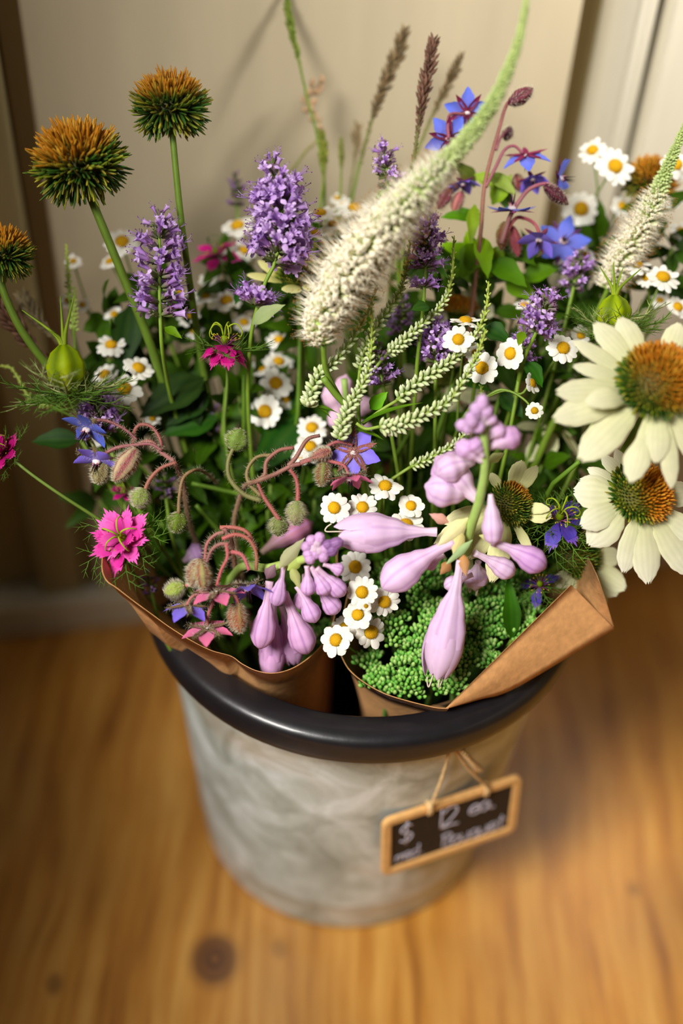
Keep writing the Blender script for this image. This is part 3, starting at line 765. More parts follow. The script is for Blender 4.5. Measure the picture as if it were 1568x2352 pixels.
def borage_bud(root,x0,y0,x1,y1,d,wpx,hairs=90,cols=(C(132,136,88),C(150,150,100)),stripe=C(140,84,80),d1=None):
    a=P(x0,y0,d); b=P(x1,y1,d1 or d); r=mmpx(wpx,d)/2; mb=MB()
    tab=[(0,.3),(.15,.7),(.45,1),(.75,.75),(.93,.35),(1,.08)]
    pts=[a.lerp(b,i/12) for i in range(13)]
    mb.tube(pts,lambda t:r*lin(tab,t),lambda t:mix(cols[0],cols[1],t),20,ridge=.10,nr=5,ridgecol=stripe)
    o=wpart('bud',mb,LEAF,root)
    hb=MB(); ax=(b-a); x=ax.orthogonal().normalized(); y=ax.normalized().cross(x); L=W[root.name].translation
    for _ in range(hairs*6):
        t=random.random(); an=R(0,2*PI); q=x*math.cos(an)+y*math.sin(an); hb.spike(a+ax*t+q*r*lin(tab,t)*.95,q+ax.normalized()*.25,.0027*R(.5,1.1),.00009,C(210,200,170),C(242,234,212))
    hb.v=[(p[0]-L.x,p[1]-L.y,p[2]-L.z) for p in hb.v]
    if hairs: obj('hairs',hb.mesh('hairs',HAIR),T(L),o,None,True)
    return o
# ---- hosta
HL=C(240,206,240); HD=C(198,146,212); HW=C(246,222,238)
HOSTA_TAB=[(0,.34),(.12,.30),(.30,.36),(.48,.66),(.66,.97),(.80,1),(.92,.72),(1,.12)]
BUD_TAB=[(0,.22),(.15,.34),(.4,.72),(.65,1),(.85,.82),(1,.1)]
def hosta_bud(root,x0,y0,x1,y1,d0,d1,wpx,bend=(0,0),open_=False,tab=None,c0=HW,c1=HL,stripe=HD,name='bud'):
    a=P(x0,y0,d0); b=P(x1,y1,d1); m=(a+b)/2+mmpx(bend[0],d0)*RX+mmpx(bend[1],d0)*UY
    if open_: b_end=a.lerp(b,.80); 
    pts=bez([a,m,b],20); r=mmpx(wpx,(d0+d1)/2)/2; mb=MB()
    if open_:
        k=15; pts2=pts[:k+1]; tb=[(0,.24),(.15,.20),(.35,.32),(.6,.72),(.85,1),(1,1.0)]
        mb.tube(pts2,lambda t:r*lin(tb,t),lambda t:mix(c0,c1,min(1,t*1.5)),36,ridge=.06,nr=6,cap=False,ridgecol=None)
        for i in range(len(pts2)):
            for j in range(36):
                if j%6==3: mb.c[i*36+j]=mix(mb.c[i*36+j],stripe,.5*min(1,i/6))
                elif j%2==1: mb.c[i*36+j]=mix(mb.c[i*36+j],stripe,.16)
        e=pts2[-1]; ax=(pts[-1]-e).normalized(); x=ax.orthogonal().normalized(); y=ax.cross(x); L_=(pts[-1]-e).length*1.15
        for i in range(6):
            an=2*PI*i/6+.3; q=x*math.cos(an)+y*math.sin(an)
            mb.blade(e+q*r*1.0-ax*r*.55,e+q*r*R(.35,.62)+ax*L_*R(.9,1.15),r*1.22,q,.20,[(0,.75),(.3,1),(.6,.9),(.85,.5),(1,.06)],-.22,8,6,c1,mix(c1,c0,.3),vein=.14,ridge=.012,veincol=stripe)
        o=wpart('open_bloom',mb,PETAL,root)
        if open_==2: return o
        mb=MB()
        for i in range(2):
            q=(x*R(-1,1)+y*R(-1,1))*r*.35; pp=smooth([e+q*.5,e+ax*L_+q,e+ax*(L_+r*.55)+q*1.3,e+ax*(L_+r*.50)+q*1.8+UY*.0012,e+ax*(L_+r*.25)+q*2.2+UY*.0022],4); mb.tube(pp,.00038,C(240,226,206),5)
        wpart('stamens',mb,PETAL,o)
        return o
    tb=tab or HOSTA_TAB
    mb.tube(pts,lambda t:r*lin(tb,t),lambda t:mix(c0,c1,min(1,t*1.6)),36,ridge=.028,nr=6,ridgecol=None)
    # darker creases
    n=36
    for i in range(21):
        for j in range(n):
            if j%6==3: mb.c[i*n+j]=mix(mb.c[i*n+j],stripe,.6*min(1,i/6))
            elif j%3==0: mb.c[i*n+j]=mix(mb.c[i*n+j],stripe,.2*min(1,i/6))
    return wpart(name,mb,PETAL,root)
def bract(root,x0,y0,x1,y1,d,wpx,c0,c1,nrm=None,bend=.2,name='bract',d1=None,cup=-.25):
    mb=MB(); mb.blade(P(x0,y0,d),P(x1,y1,d1 or d),mmpx(wpx,d),nrm or -FWD,bend,LANCE,cup,10,8,c0,c1,vein=.12,ridge=.012,veincol=C(140,150,90)); return wpart(name,mb,LEAF,root)
# ---- sedum
def sbud(k):
    mb=MB(); mb.bud((0,0,0),Z,.0038,.00112,C(64,138,58),[C(132,196,88),C(160,210,104),C(190,224,134)][k],8,6,.6); return mb.mesh('bud',SEDUM)
SB=[sbud(k) for k in range(3)]
def sedum(px,py,r,d,n,label,side='R'):
    p=P(px,py,d); a=cdir(R(-.2,.2),.72,.68); upv=cdir(0,.93,.36); f=foot(side); root=thing('sedum_head',label,'flower',f,'green sedum heads in the right wrap')
    fr=frame(p,cdir(0,.35,.93)); rr=mmpx(r,d); mb=MB(); hub=p-a*rr*1.2-cdir(0,0,1)*.008
    nc=max(4,n//9)
    for c in range(nc):
        q=math.sqrt((c+.4)/nc)*.92; an=2.39996*c+r; cp=fr@V((rr*q*math.cos(an),rr*q*math.sin(an),rr*.30*(1-q*q)+R(-.004,.002)))
        out=(cp-p).normalized() if (cp-p).length>1e-6 else a
        ax=(upv+out*.55+a*.2).normalized()
        pts=bez([hub,(hub+cp)/2-ax*.004,cp-ax*.0060],5); mb.tube(pts,.0007,lambda t:mix(C(54,100,40),C(90,146,60),t),5,cap=False)
        f3=frame(cp,ax).to_3x3()
        for j in range(10):
            e=2.39996*j+c; o=(f3@V((math.cos(e),math.sin(e),0))).normalized(); rad=.0036*math.sqrt((j+.2)/10)
            b0=cp+o*rad-ax*(.0042+rad*.55)+ax*R(-.0004,.0006); dv=(ax*1.5+o*rad/.0036*.8).normalized()
            mb.tube([cp-ax*.0062,b0],.0003,C(96,150,64),4,cap=False)
            obj('bud',random.choice(SB),frame(b0,dv,0,R(.92,1.14)),root)
    wpart('branches',mb,STEM,root)
    stem_part(root,stem_pts(hub,a,f),.0014,.0020,C(90,140,60),G_ST,6)
    return root
# ---- grass plume
def plume(path,label,side,rpx,seed,c0,c1,n=130,group=None,mid=None,ln=1.0,name='grass_plume',dens=1):
    ctr=smooth([P(q[0],q[1],q[2]) for q in path],8); f=foot(side); root=thing(name,label,'grass',f,group); rnd=random.Random(seed); mb=MB(); k=len(ctr)
    for i in range(n):
        u=(i+.5)/n; ii=min(k-2,int(u*(k-1))); p=ctr[ii].lerp(ctr[ii+1],u*(k-1)-ii); ax=(ctr[max(0,ii-1)]-ctr[min(k-1,ii+1)]).normalized(); d=(p-CAM).dot(FWD)
        fr=frame(p,ax,2.39996*i).to_3x3(); o=(fr@X).normalized(); env=.35+.65*math.sin(PI*min(1,u*1.25+.12))**.7; r=mmpx(rpx,d)*env*rnd.uniform(.6,1.15)
        col=mix(c0,c1,rnd.random()); r*=1.35; mb.bud(p+o*r*.15-ax*r*.2,(o*.75+ax*1.1),r*1.25*ln,r*.20,mix(col,(0,0,0),.25),col,5,3,.5)
    wpart('seed_head',mb,MATTE,root,None,True)
    stem_part(root,list(ctr)+stem_pts(ctr[-1],(ctr[-2]-ctr[-1]).normalized(),f,mid)[1:],.0004,.0012,c0,G_ST,5)
    return root

# ================================================================== THE TWO BOUQUETS
# ---- spent coneflower heads (upper left)
drum(182,375,.598,108,(-.12,.80,.62),'big spiky green and orange spent coneflower ball at upper left','L',[(215,470,.605),(285,640,.618),(345,790,.632),(385,920,.65)],3,(.0026,.0030),.84,None,.55,.15,(-.5,.8,.3))
drum(391,250,.600,88,(-.03,.96,.30),'spiky green and orange spent coneflower ball, topmost on a thin straight stem','L',[(398,330,.603),(415,500,.612),(440,680,.628),(458,800,.645)],5,(.0020,.0025),.86,None,.5,.25,(-.2,.9,.3))
drum(6,590,.600,72,(-.05,.97,.25),'spent coneflower ball cut by the left edge of the picture','L',[(5,660,.603),(50,760,.61),(125,860,.622),(200,960,.645)],8,(.0024,.0028),.9,None,.4,.1,(-.3,.9,.2))
drum(1492,418,.665,62,(.15,.80,.55),'blurred rust-brown spent coneflower head behind the daisies at far right','R',None,11,(.0020,.0025),.85,None,-.4,-.3)
# ---- white coneflowers (right)
coneflower((1508,882),.560,96,(-.12,.34,.93),[(1366,742,54,.012,.12),(1424,730,58,.012,.10),(1318,784,36,.006,.10),(1317,840,34,.004,.14),(1279,900,58,-.002,.10),(1273,962,66,-.004,.10),(1345,925,50,-.012,.30),
 (1333,1055,74,-.004,.12),(1449,1107,58,-.004,.10,1),(1508,1062,56,-.004,.22),(1543,1120,40,.0,.16),(1610,1060,60,.0,.12),(1655,980,60,.004,.12),(1650,860,60,.008,.10),(1560,742,50,.014,.10)],
 'largest cream coneflower with an orange-tipped cone, cut by the right edge','R',.80,None,2,nb=520,split=-.05,bias=.75,bdir=(.6,.5,.3))
coneflower((1468,1137),.590,77,(.10,.38,.90),[(1331,1103,44,.006,.08),(1318,1128,72,.002,.08),(1335,1208,56,-.006,.14),(1352,1252,70,.0,.26),(1433,1314,50,.0,.08),(1489,1339,64,.0,.08),(1590,1320,70,.0,.08),(1600,1235,56,.0,.06),(1590,1130,60,.006,.06),(1384,1046,34,.014,.06),(1415,1032,30,.016,.05),(1350,1075,30,.010,.06)],
 'cream coneflower with pale frayed petals, just below the largest one','R',.66,None,4,c1=C(238,234,212),nb=520,split=.08,bias=.9,bdir=(.9,.15,.1))
coneflower((1168,1160),.600,54,(.28,.30,.90),[(1201,1059,42,.006,.10),(1234,1071,30,.006,.08),(1128,1086,26,.008,.05),(1266,1186,44,-.002,.35),(1262,1170,26,-.004,.5),(1219,1272,24,-.008,.15),(1130,1336,52,.0,.12),(1078,1282,46,.002,.10),(1000,1252,52,.004,.08),(1020,1200,42,.006,.06)],
 'small young coneflower with short yellowish petals beside the lilac hosta blooms','R',.85,None,6,c0=C(214,218,138),c1=C(240,234,184),nb=430,split=.55,bias=.9,bdir=(.5,.8,-.2))
coneflower((1325,1278),.632,56,(.30,.25,.90),[(1436,1351,60,.0,.08),(1418,1365,56,.0,.06),(1384,1412,58,.0,.10),(1428,1277,44,.004,.06),(1330,1400,56,-.002,.10),(1390,1215,40,.008,.05),(1280,1350,40,.0,.06)],
 'shaded cream coneflower behind the folded paper corner','R',.6,None,8,c1=C(226,224,190),nb=300,split=.6,bias=0)
coneflower((1272,985),.660,26,(-.1,-.5,-.6),[(1186,982,40,.0,.05),(1212,1058,44,.0,.05),(1258,1045,34,.0,.05),(1300,1000,46,.004,.05),(1330,1050,44,.004,.06),(1345,960,40,.004,.06)],
 'blurred cream coneflower seen from behind, left of the largest coneflower','R',.4,None,9,c1=C(214,214,170),nb=120)
coneflower((688,640),.632,56,(.02,.92,.36),[(568,630,36,-.002,.12),(664,672,44,-.016,.22),(594,598,30,.006,.10),(712,668,26,-.014,.4),(716,572,26,.016,.05),(752,575,26,.016,.05),(635,585,26,.012,.05)],
 'flat green coneflower with short yellow-green petals under the tallest purple spike','L',.5,[(690,720,.64),(692,850,.65),(685,960,.665)],12,c0=C(186,186,90),c1=C(222,216,150),nb=420,split=1.4,tipc=C(120,140,30))
coneflower((1052,708),.655,46,(.05,.85,.45),[(1015,640,36,.01,.05),(1130,700,70,.006,.06),(1000,745,40,.0,.05),(1095,650,44,.01,.05)],
 'blurred pale coneflower with a brown cone between the purple spikes','R',.45,None,14,c1=C(226,222,190),nb=260,split=-.3)
coneflower((1010,870),.665,40,(.1,.7,.5),[(925,842,50,.0,.05),(1100,920,46,-.004,.05),(1165,905,54,-.004,.05),(1160,845,44,.0,.05),(1060,985,40,.0,.05),(915,900,36,.0,.05)],
 'hidden pale coneflower whose petals show between the veronica spires','R',.45,None,15,c1=C(220,218,182),nb=200,split=.5)
# ---- agastache (purple spikes)
agastache([(366,488),(366,560),(366,650),(368,735)],58,'slender purple spike with gaps between its whorls, left of the tallest spike','L',9,9,.600,[(372,800,.605),(385,880,.63)],split=.90,gaps=((.78,.82),),leaves=[(378,752,418,778,-.002,24,C(60,106,24),C(96,140,40))],openf=.9)
agastache([(622,372),(640,450),(648,530),(628,612)],68,'tallest and thickest purple spike, at upper middle','L',11,12,.594,[(605,660,.596),(578,760,.604),(570,860,.62)],lower=(584,700,52,17),leaves=[(580,745,655,700,-.004,42,C(120,140,96),C(150,166,120))],openf=.78,split=.95)
agastache([(986,492),(982,560),(976,622)],42,'purple spike right of the fat white brush, with a heart-shaped leaf below','R',8,10,.598,[(972,700,.60),(962,790,.61)],lower=(972,660,32,12),leaves=[(985,705,944,712,-.004,34,C(20,66,20),C(40,90,28)),(1000,615,1030,640,0,16,C(30,76,20),C(50,100,30))],openf=.6)
agastache([(882,328),(888,380),(890,436)],42,'short purple spike beside the dark grass plume, high at the back','R',6,9,.622,[(900,470,.626),(905,520,.64)],leaves=[(888,438,862,458,0,18,C(70,120,20),C(90,140,30))],openf=.4,gaps=((.6,.7),))
agastache([(1270,668),(1250,715),(1228,770)],46,'purple spike leaning right, alone between the veronica and the coneflower','R',6,10,.597,[(1205,820,.605),(1190,880,.62)],leaves=[(1200,762,1190,795,-.002,24,C(84,134,24),C(110,150,40))],openf=.5)
agastache([(1330,580),(1325,620),(1315,668)],37,'blurred purple spike under the blue star flowers at right','R',6,9,.640,None,openf=.5)
agastache([(1000,742),(1000,790),(1000,840)],44,'purple spike behind the leftmost daisy of the right-hand group','R',6,10,.616,None,openf=.8)
agastache([(870,795),(872,840),(880,890)],40,'dark purple spike tucked behind the upright veronica spire','R',6,9,.612,None,openf=.3)
agastache([(1205,760),(1200,800),(1195,840)],36,'small purple spike beside the dark leaf, partly hidden','R',5,8,.618,None,openf=.4)
agastache([(540,402),(545,440),(545,476)],30,'very blurred small purple spike far back against the wall','L',5,8,.690,None,openf=.2)
agastache([(222,915),(225,955),(240,1000)],48,'purple spike half hidden under the green seed pod','L',6,10,.617,None,openf=.8)
agastache([(925,690),(920,730),(918,770)],32,'blurred purple spike in the shade behind the veronica spires','R',5,8,.640,None,openf=.5)
agastache([(378,1090),(380,1120),(382,1150)],26,'tiny purple spike in the shade above the pink nigella','L',4,7,.640,None,openf=.4)
agastache([(335,1310),(345,1340),(350,1370)],26,'small dark purple spike low in the left wrap','L',4,7,.635,None,openf=.4)
agastache([(530,1020),(500,960),(480,940)],20,'faint mauve spike in the dark centre of the left bouquet','L',4,6,.660,None,openf=.3)
# ---- culver's root brushes
brush([(742,792,.580,32),(735,745,.578,58),(768,680,.575,74),(815,605,.570,78),(870,540,.564,72),(930,470,.556,60),(995,400,.549,46),(1055,340,.544,37),(1110,270,.539,31),(1150,200,.536,25),(1182,120,.534,20),(1200,50,.533,16),(1212,-30,.532,12)],
 'fat creamy white bottle-brush spike arching from the centre to the top edge','R',1500,3,[(748,850,.590),(775,905,.60),(812,965,.612)])
brush([(1395,665,.640,40),(1425,600,.636,46),(1460,545,.632,46),(1492,490,.628,40),(1515,430,.624,32),(1535,380,.62,24),(1560,320,.616,16),(1580,270,.612,10)],
 'blurred pale bottle-brush spike leaning to the right edge','R',800,5,None)
# ---- veronica spires
def veronica(label,side,spires,hub,mid,d,leaves=(),stem=.0017,footpath=True):
    f=foot(side); root=thing('veronica_spray',label,'flower',f)
    for sp in spires:
        o,pts=spire(root,sp['p'],d+sp.get('dd',0),sp.get('r',15),sp['n'],sp.get('tg',.3),sz=sp.get('sz',1))
        e=sp.get('e')
        if e:
            q=[pts[-1]]+[P(x,y,d+sp.get('dd',0)+.003) for x,y in e]; mb=MB(); mb.tube(smooth(q,6),.0009,C(128,160,60),6); wpart('branch',mb,STEM,root)
    h=P(*hub)
    stem_part(root,stem_pts(h,(P(*mid[0])-h).normalized()*-1,f,mid),stem,.0020,C(110,150,48),G_ST,8)
    for (x0,y0,x1,y1,wd,dd,c0,c1) in leaves: place_leaf(root,P(x0,y0,d),P(x1,y1,d+dd),-FWD*.7+UY,mmpx(wd,d),c0,c1,bend=.1)
    return root
veronica('big veronica spray in the centre, fanning slender spires of white buds','R',[
 dict(p=[(866,655),(845,715),(810,775),(771,829),(732,862),(712,915),(706,935)],n=64,r=19,tg=.15,dd=-.004),
 dict(p=[(853,706),(853,786),(843,857),(814,914),(790,961),(779,1010)],n=66,r=18,dd=-.008,e=[(800,985)]),
 dict(p=[(1122,646),(1115,714),(1090,771),(1044,821),(1000,853),(954,883),(911,920)],n=72,r=18,dd=0,e=[(870,945),(832,975)]),
 dict(p=[(1116,756),(1096,814),(1072,861),(1028,922),(964,957),(911,979),(871,980)],n=76,r=19,dd=-.010,e=[(840,985),(818,972)],tg=.25)],
 (742,868,.590),[(770,905,.594),(800,940,.598),(815,985,.604),(822,1040,.618)],.598,
 leaves=[(775,948,686,928,14,-.004,C(80,130,40),C(110,160,60)),(822,975,970,925,20,-.006,C(60,116,32),C(96,150,50)),(815,985,880,1010,18,-.004,C(70,120,36),C(100,150,50)),(760,960,700,915,12,-.002,C(70,120,36),C(110,160,60))])
veronica('pair of veronica spires rising between the fat brush and the purple spike','R',[
 dict(p=[(944,530),(934,607),(918,671),(879,729),(843,786),(826,850)],n=66,r=15,dd=0,e=[(820,900)]),
 dict(p=[(1043,541),(1036,643),(1014,700),(964,750),(921,789),(890,812)],n=70,r=15,dd=.002,e=[(850,860),(825,905)])],
 (828,880,.606),[(822,930,.609),(826,1000,.62)],.602,stem=.0010)
veronica('low veronica spire pointing right, ending behind the hosta stem','R',[
 dict(p=[(1105,885),(1100,935),(1057,1008),(1000,1046),(943,1072)],n=60,r=14,dd=.008,e=[(900,1100)],sz=.9)],
 (905,1098,.618),[(880,1130,.622),(870,1180,.64)],.604,stem=.0009)
# far left faint veronica tips
for (pt,lb) in (([(152,560),(156,620),(160,690)],'thin green veronica tip at left behind the coneflower stem'),([(172,660),(172,710),(170,760)],'short pale veronica tip just above the green seed pod'),([(0,840),(30,850),(70,915),(120,935)],'blurred olive veronica spire entering from the left edge')):
    f=foot('L'); root=thing('veronica_tip',lb,'flower',f); o,pts=spire(root,pt,.640,11,26,1.0,sz=.8); stem_part(root,stem_pts(pts[-1],(pts[-2]-pts[-1]).normalized(),f),.0007,.0012,G_ST,None,5)
# ---- tall blurred green spikes at the back
plume([(655,-20,.668),(668,60,.668),(686,140,.668),(706,230,.668)],'tall blurred green spike reaching the top edge of the picture','L',15,1,C(96,116,30),C(132,150,52),150,name='green_spike',ln=.6,mid=[(725,300,.67),(740,380,.672)])
plume([(738,300,.672),(742,350,.672),(744,400,.672),(738,450,.672)],'blurred stout green spike behind the daisies, left of the grass','L',18,2,C(110,124,34),C(150,152,60),90,name='green_spike',ln=.5)
plume([(783,315,.680),(784,370,.680),(782,430,.680)],'thin blurred green spike just left of the leaning grass plume','L',12,3,C(120,132,50),C(156,156,84),70,name='green_spike',ln=.5)
plume([(745,180,.690),(705,235,.690),(740,300,.690),(700,350,.690)],'wispy pinkish tan grass tuft around the tall green spike','L',30,33,C(176,142,104),C(196,160,122),26,name='wispy_grass',ln=.5)
# ---- grasses
GB0=C(84,56,40); GB1=C(128,98,62)
plume([(997,88,.628),(985,150,.628),(968,240,.628),(955,330,.628),(940,430,.630)],'dark brown grass plume standing upright, sharpest of the grasses','R',16,4,GB0,C(120,84,66),190)
plume([(932,68,.668),(905,140,.668),(872,220,.668),(850,290,.668),(825,380,.668)],'brown grass plume leaning right, left of the dark plume','R',18,6,C(96,78,46),C(150,124,84),150)
plume([(1060,125,.668),(1030,190,.668),(995,260,.668),(965,330,.668)],'slim brown grass plume leaning right behind the dark plume','R',13,7,C(104,84,46),C(150,124,84),120)
plume([(822,285,.690),(818,340,.690),(805,430,.690)],'short faint grass plume behind the others','R',14,8,C(130,112,76),C(160,138,100),60)
plume([(-20,680,.640),(20,730,.640),(80,800,.645),(140,850,.65)],'reddish brown grass plume low at the left edge','L',26,9,C(82,50,36),C(130,96,70),120)
plume([(50,680,.655),(90,740,.655),(150,800,.66)],'pale beige grass plume behind the lower left coneflower stem','L',22,10,C(150,132,96),C(182,164,124),90)
# ---- nigella
nigella(288,1240,84,.598,(-.22,.30,.92),'bright pink nigella bloom above the left corner of the paper','L',NP,16,2,spin=.3,ferns=9,mid=[(295,1290,.612),(330,1360,.64)])
nigella(516,796,76,.604,(.02,.93,.30),'magenta nigella bloom with curling green styles, centre left','L',NPD,16,2,spin=.2,ferns=6,droop=.95,mid=[(522,870,.62),(515,960,.63)])
nigella(14,1040,58,.606,(-.55,.45,.65),'magenta nigella bloom cut by the left edge','L',NPD,14,2,spin=.5,ferns=7,mid=[(60,1080,.606),(130,1130,.61),(215,1185,.62)])
nigella(285,1135,34,.640,(.1,.8,.5),'small magenta bloom hidden behind the fuzzy bud','L',NPD,10,1,ferns=3)
nigella(500,590,64,.668,(-.3,.7,.5),'blurred dusty pink bloom far behind, left of the tallest purple spike','L',NPD,10,2,ferns=2,style=False,droop=.3)
nigella(1282,1195,80,.606,(.05,.60,.78),'dark blue nigella with green curling styles between the coneflowers','R',NPB,10,1,spin=.7,ferns=12,droop=.35,only=lambda l,i:i in (0,2,6,7,9))
nigella(1240,1345,58,.622,(-.2,.4,.85),'blue nigella petals just above the sedum near the paper corner','R',NPB,8,1,spin=.2,ferns=6,style=False,droop=.6,only=lambda l,i:i in (1,4,6))
nigella_pod(152,850,42,58,.596,(-.05,.98,.2),'swollen green nigella seed pod in a ferny ruff at left','L',[(180,960,.61),(230,1050,.63)],24,1.2,((-1.15,.95),(-.05,1.35),(.40,1.35),(-.5,.5)),1.3)
nigella_pod(1408,722,38,44,.612,(.02,.98,.2),'green nigella seed pod in a ferny ruff behind the largest coneflower','R',None,20,1.4,((-.5,1.0),(-.1,1.1),(.35,1.1),(.9,.9),(.1,.5)),1.5)
# ---- borage, left cluster
f=foot('L'); r_=thing('borage_spray','borage spray at left with two blue stars and fuzzy hanging buds','flower',f)
peduncle(r_,[(315,1010),(285,985),(250,968),(225,966),(205,978)],.598,.0009,1600,C(130,60,66),C(140,70,70))
peduncle(r_,[(372,1035),(345,1020),(310,1022),(270,1028),(235,1045)],.596,.0010,1900,C(130,66,72),C(150,86,84))
peduncle(r_,[(372,1040),(368,1010),(350,982),(325,975),(310,988),(306,1018,.603)],.600,.0010,1500,C(160,84,76),C(150,90,70))
peduncle(r_,[(400,1060),(372,1040),(345,1015),(318,1022)],.598,.0014,2200,C(168,110,104),C(150,100,80),'main_stalk')
peduncle(r_,[(430,1180,.625),(420,1110,.612),(400,1060,.60)][::-1],.600,.0016,1200,C(130,84,64),C(96,110,50),'main_stalk',to=f)
borage_flower(r_,200,985,.600,(-.35,-.75,.45),62,SKY,.3)
borage_flower(r_,222,1058,.595,(-.15,-.85,.45),60,VIO,.9)
borage_bud(r_,315,1030,262,1106,.594,50,150,(C(176,168,130),C(190,180,140)),C(140,74,76))
borage_bud(r_,240,1060,222,1112,.599,44,120,(C(150,150,100),C(170,168,120)),C(120,110,70))
peduncle(r_,[(405,1062),(370,1075),(345,1100),(332,1128)],.594,.0011,1500,C(176,104,80),C(160,100,70))
borage_bud(r_,332,1122,312,1165,.594,46,150,(C(126,160,76),C(150,176,100)),C(140,160,90))
peduncle(r_,[(500,1110,.64),(465,1082,.615),(440,1082),(420,1100),(412,1140),(410,1180)],.604,.0010,700,C(150,120,60),C(130,110,60))
borage_bud(r_,412,1175,404,1225,.606,44,60,(C(90,120,50),C(110,140,60)),C(90,110,50))
flush_hairs()
# ---- borage, centre
f=foot('L'); r_=thing('borage_spray','borage spray in the middle with curving pinkish stalks and fuzzy buds','flower',f)
peduncle(r_,[(735,1000),(705,1010),(680,1050),(662,1070)],.598,.0011,1300,C(128,84,72),C(160,108,90))
peduncle(r_,[(665,1078),(680,1100),(684,1130),(683,1160)],.594,.0012,1700,C(190,98,84),C(190,104,84))
borage_bud(r_,683,1150,678,1207,.593,46,170,(C(120,156,80),C(172,150,124)),C(150,160,110))
peduncle(r_,[(590,1105),(605,1140),(625,1170),(642,1195)],.599,.0012,1200,C(176,96,80),C(170,100,80))
borage_bud(r_,640,1185,640,1232,.602,46,90,(C(120,140,80),C(140,150,100)),C(110,130,70))
peduncle(r_,[(675,1028),(640,1035),(612,1060),(608,1090),(590,1105)],.602,.0012,1100,C(166,104,80),C(150,110,84))
peduncle(r_,[(632,1045),(590,1050),(568,1080),(572,1110),(600,1140)],.606,.0011,700,C(150,140,70),C(140,130,70))
peduncle(r_,[(540,1020),(524,1060),(528,1100),(560,1135),(600,1150)],.610,.0013,600,C(130,142,60),C(130,140,70))
borage_bud(r_,535,1035,555,985,.612,56,60,(C(120,150,84),C(130,160,90)),C(100,130,60))
peduncle(r_,[(690,1065),(665,1072),(630,1090),(590,1105),(560,1120,.615),(540,1180,.63)],.598,.0014,1000,C(170,110,100),C(140,130,80),'main_stalk',to=f)
peduncle(r_,[(810,1022),(775,1015),(748,1028),(722,1050),(690,1062)],.596,.0010,1800,C(186,84,84),C(170,100,96))
peduncle(r_,[(800,1090),(790,1070),(760,1060),(720,1055),(690,1064)],.596,.0010,1500,C(196,92,92),C(180,110,100))
borage_flower(r_,812,1038,.598,(.25,-.15,-.90),66,VIO,.6,sepcol=C(150,110,96))
borage_flower(r_,802,1096,.594,(.1,-.95,.15),58,PINK,.2,sepcol=C(150,120,96),openness=.4)
borage_bud(r_,745,1058,738,1118,.597,40,100,(C(136,160,84),C(150,150,100)),C(150,110,80))
borage_bud(r_,762,1035,712,1052,.594,30,120,(C(176,130,104),C(180,136,110)),C(140,90,80))
flush_hairs()
# ---- borage, low left cluster
f=foot('L'); r_=thing('borage_spray','lowest borage spray, arching red stalks and pink and blue stars over the paper','flower',f)
hub=(520,1240)
peduncle(r_,[(470,1288),(475,1250),(495,1228),(515,1222)],.590,.0010,2200,C(186,96,90),C(150,110,90))
peduncle(r_,[(472,1300),(485,1265),(505,1250),(525,1250)],.586,.0010,2400,C(150,90,84),C(170,110,96))
peduncle(r_,[(588,1310),(588,1270),(570,1238),(540,1228),(510,1238)],.590,.0011,1900,C(170,120,70),C(200,100,90))
peduncle(r_,[(590,1265),(570,1225),(540,1212),(505,1212)],.600,.0011,900,C(170,96,70),C(190,110,90))
peduncle(r_,[(498,1345),(508,1310),(522,1280),(520,1250)],.584,.0010,2000,C(190,84,76),C(190,100,90))
peduncle(r_,[(572,1310),(560,1280),(545,1270),(525,1268)],.586,.0011,2300,C(200,90,96),C(190,104,96))
peduncle(r_,[(515,1215,.598),(530,1240,.605),(540,1300,.625)],.598,.0015,1400,C(170,110,96),C(140,110,70),'main_stalk',to=f)
borage_bud(r_,466,1285,440,1348,.588,52,170,(C(150,140,96),C(170,150,110)),C(150,96,76))
borage_bud(r_,462,1290,468,1355,.584,40,140,(C(170,176,110),C(180,180,120)),C(160,104,80))
borage_flower(r_,568,1348,.592,(.15,-.92,.30),62,VIO,.4,openness=.45)
borage_flower(r_,497,1362,.588,(.05,-.90,-.30),66,PINK,.1,openness=.12)
borage_flower(r_,430,1392,.590,(-.05,-.85,-.25),62,VIO,.7,openness=.35)
peduncle(r_,[(428,1390),(440,1372),(458,1362),(480,1360)],.588,.0009,2000,C(190,110,96),C(170,110,96))
borage_flower(r_,476,1446,.588,(.03,-.85,-.40),62,PINK,.5,openness=.15)
peduncle(r_,[(477,1440),(476,1420),(482,1400),(490,1380)],.590,.0010,1300,C(200,110,100),C(170,90,90))
borage_bud(r_,548,1385,552,1455,.588,34,120,(C(150,146,80),C(160,120,80)),C(150,100,76))
borage_bud(r_,536,1385,538,1450,.592,30,90,(C(150,136,90),C(160,110,80)),C(150,100,76))
peduncle(r_,[(548,1390),(540,1370),(530,1362)],.588,.0011,1600,C(200,110,100),C(200,110,100))
borage_bud(r_,425,1345,378,1362,.590,42,150,(C(120,160,60),C(150,176,90)),C(140,160,80))
peduncle(r_,[(422,1347),(440,1340),(450,1335)],.590,.0012,1500,C(200,110,100),C(200,110,100))
flush_hairs()
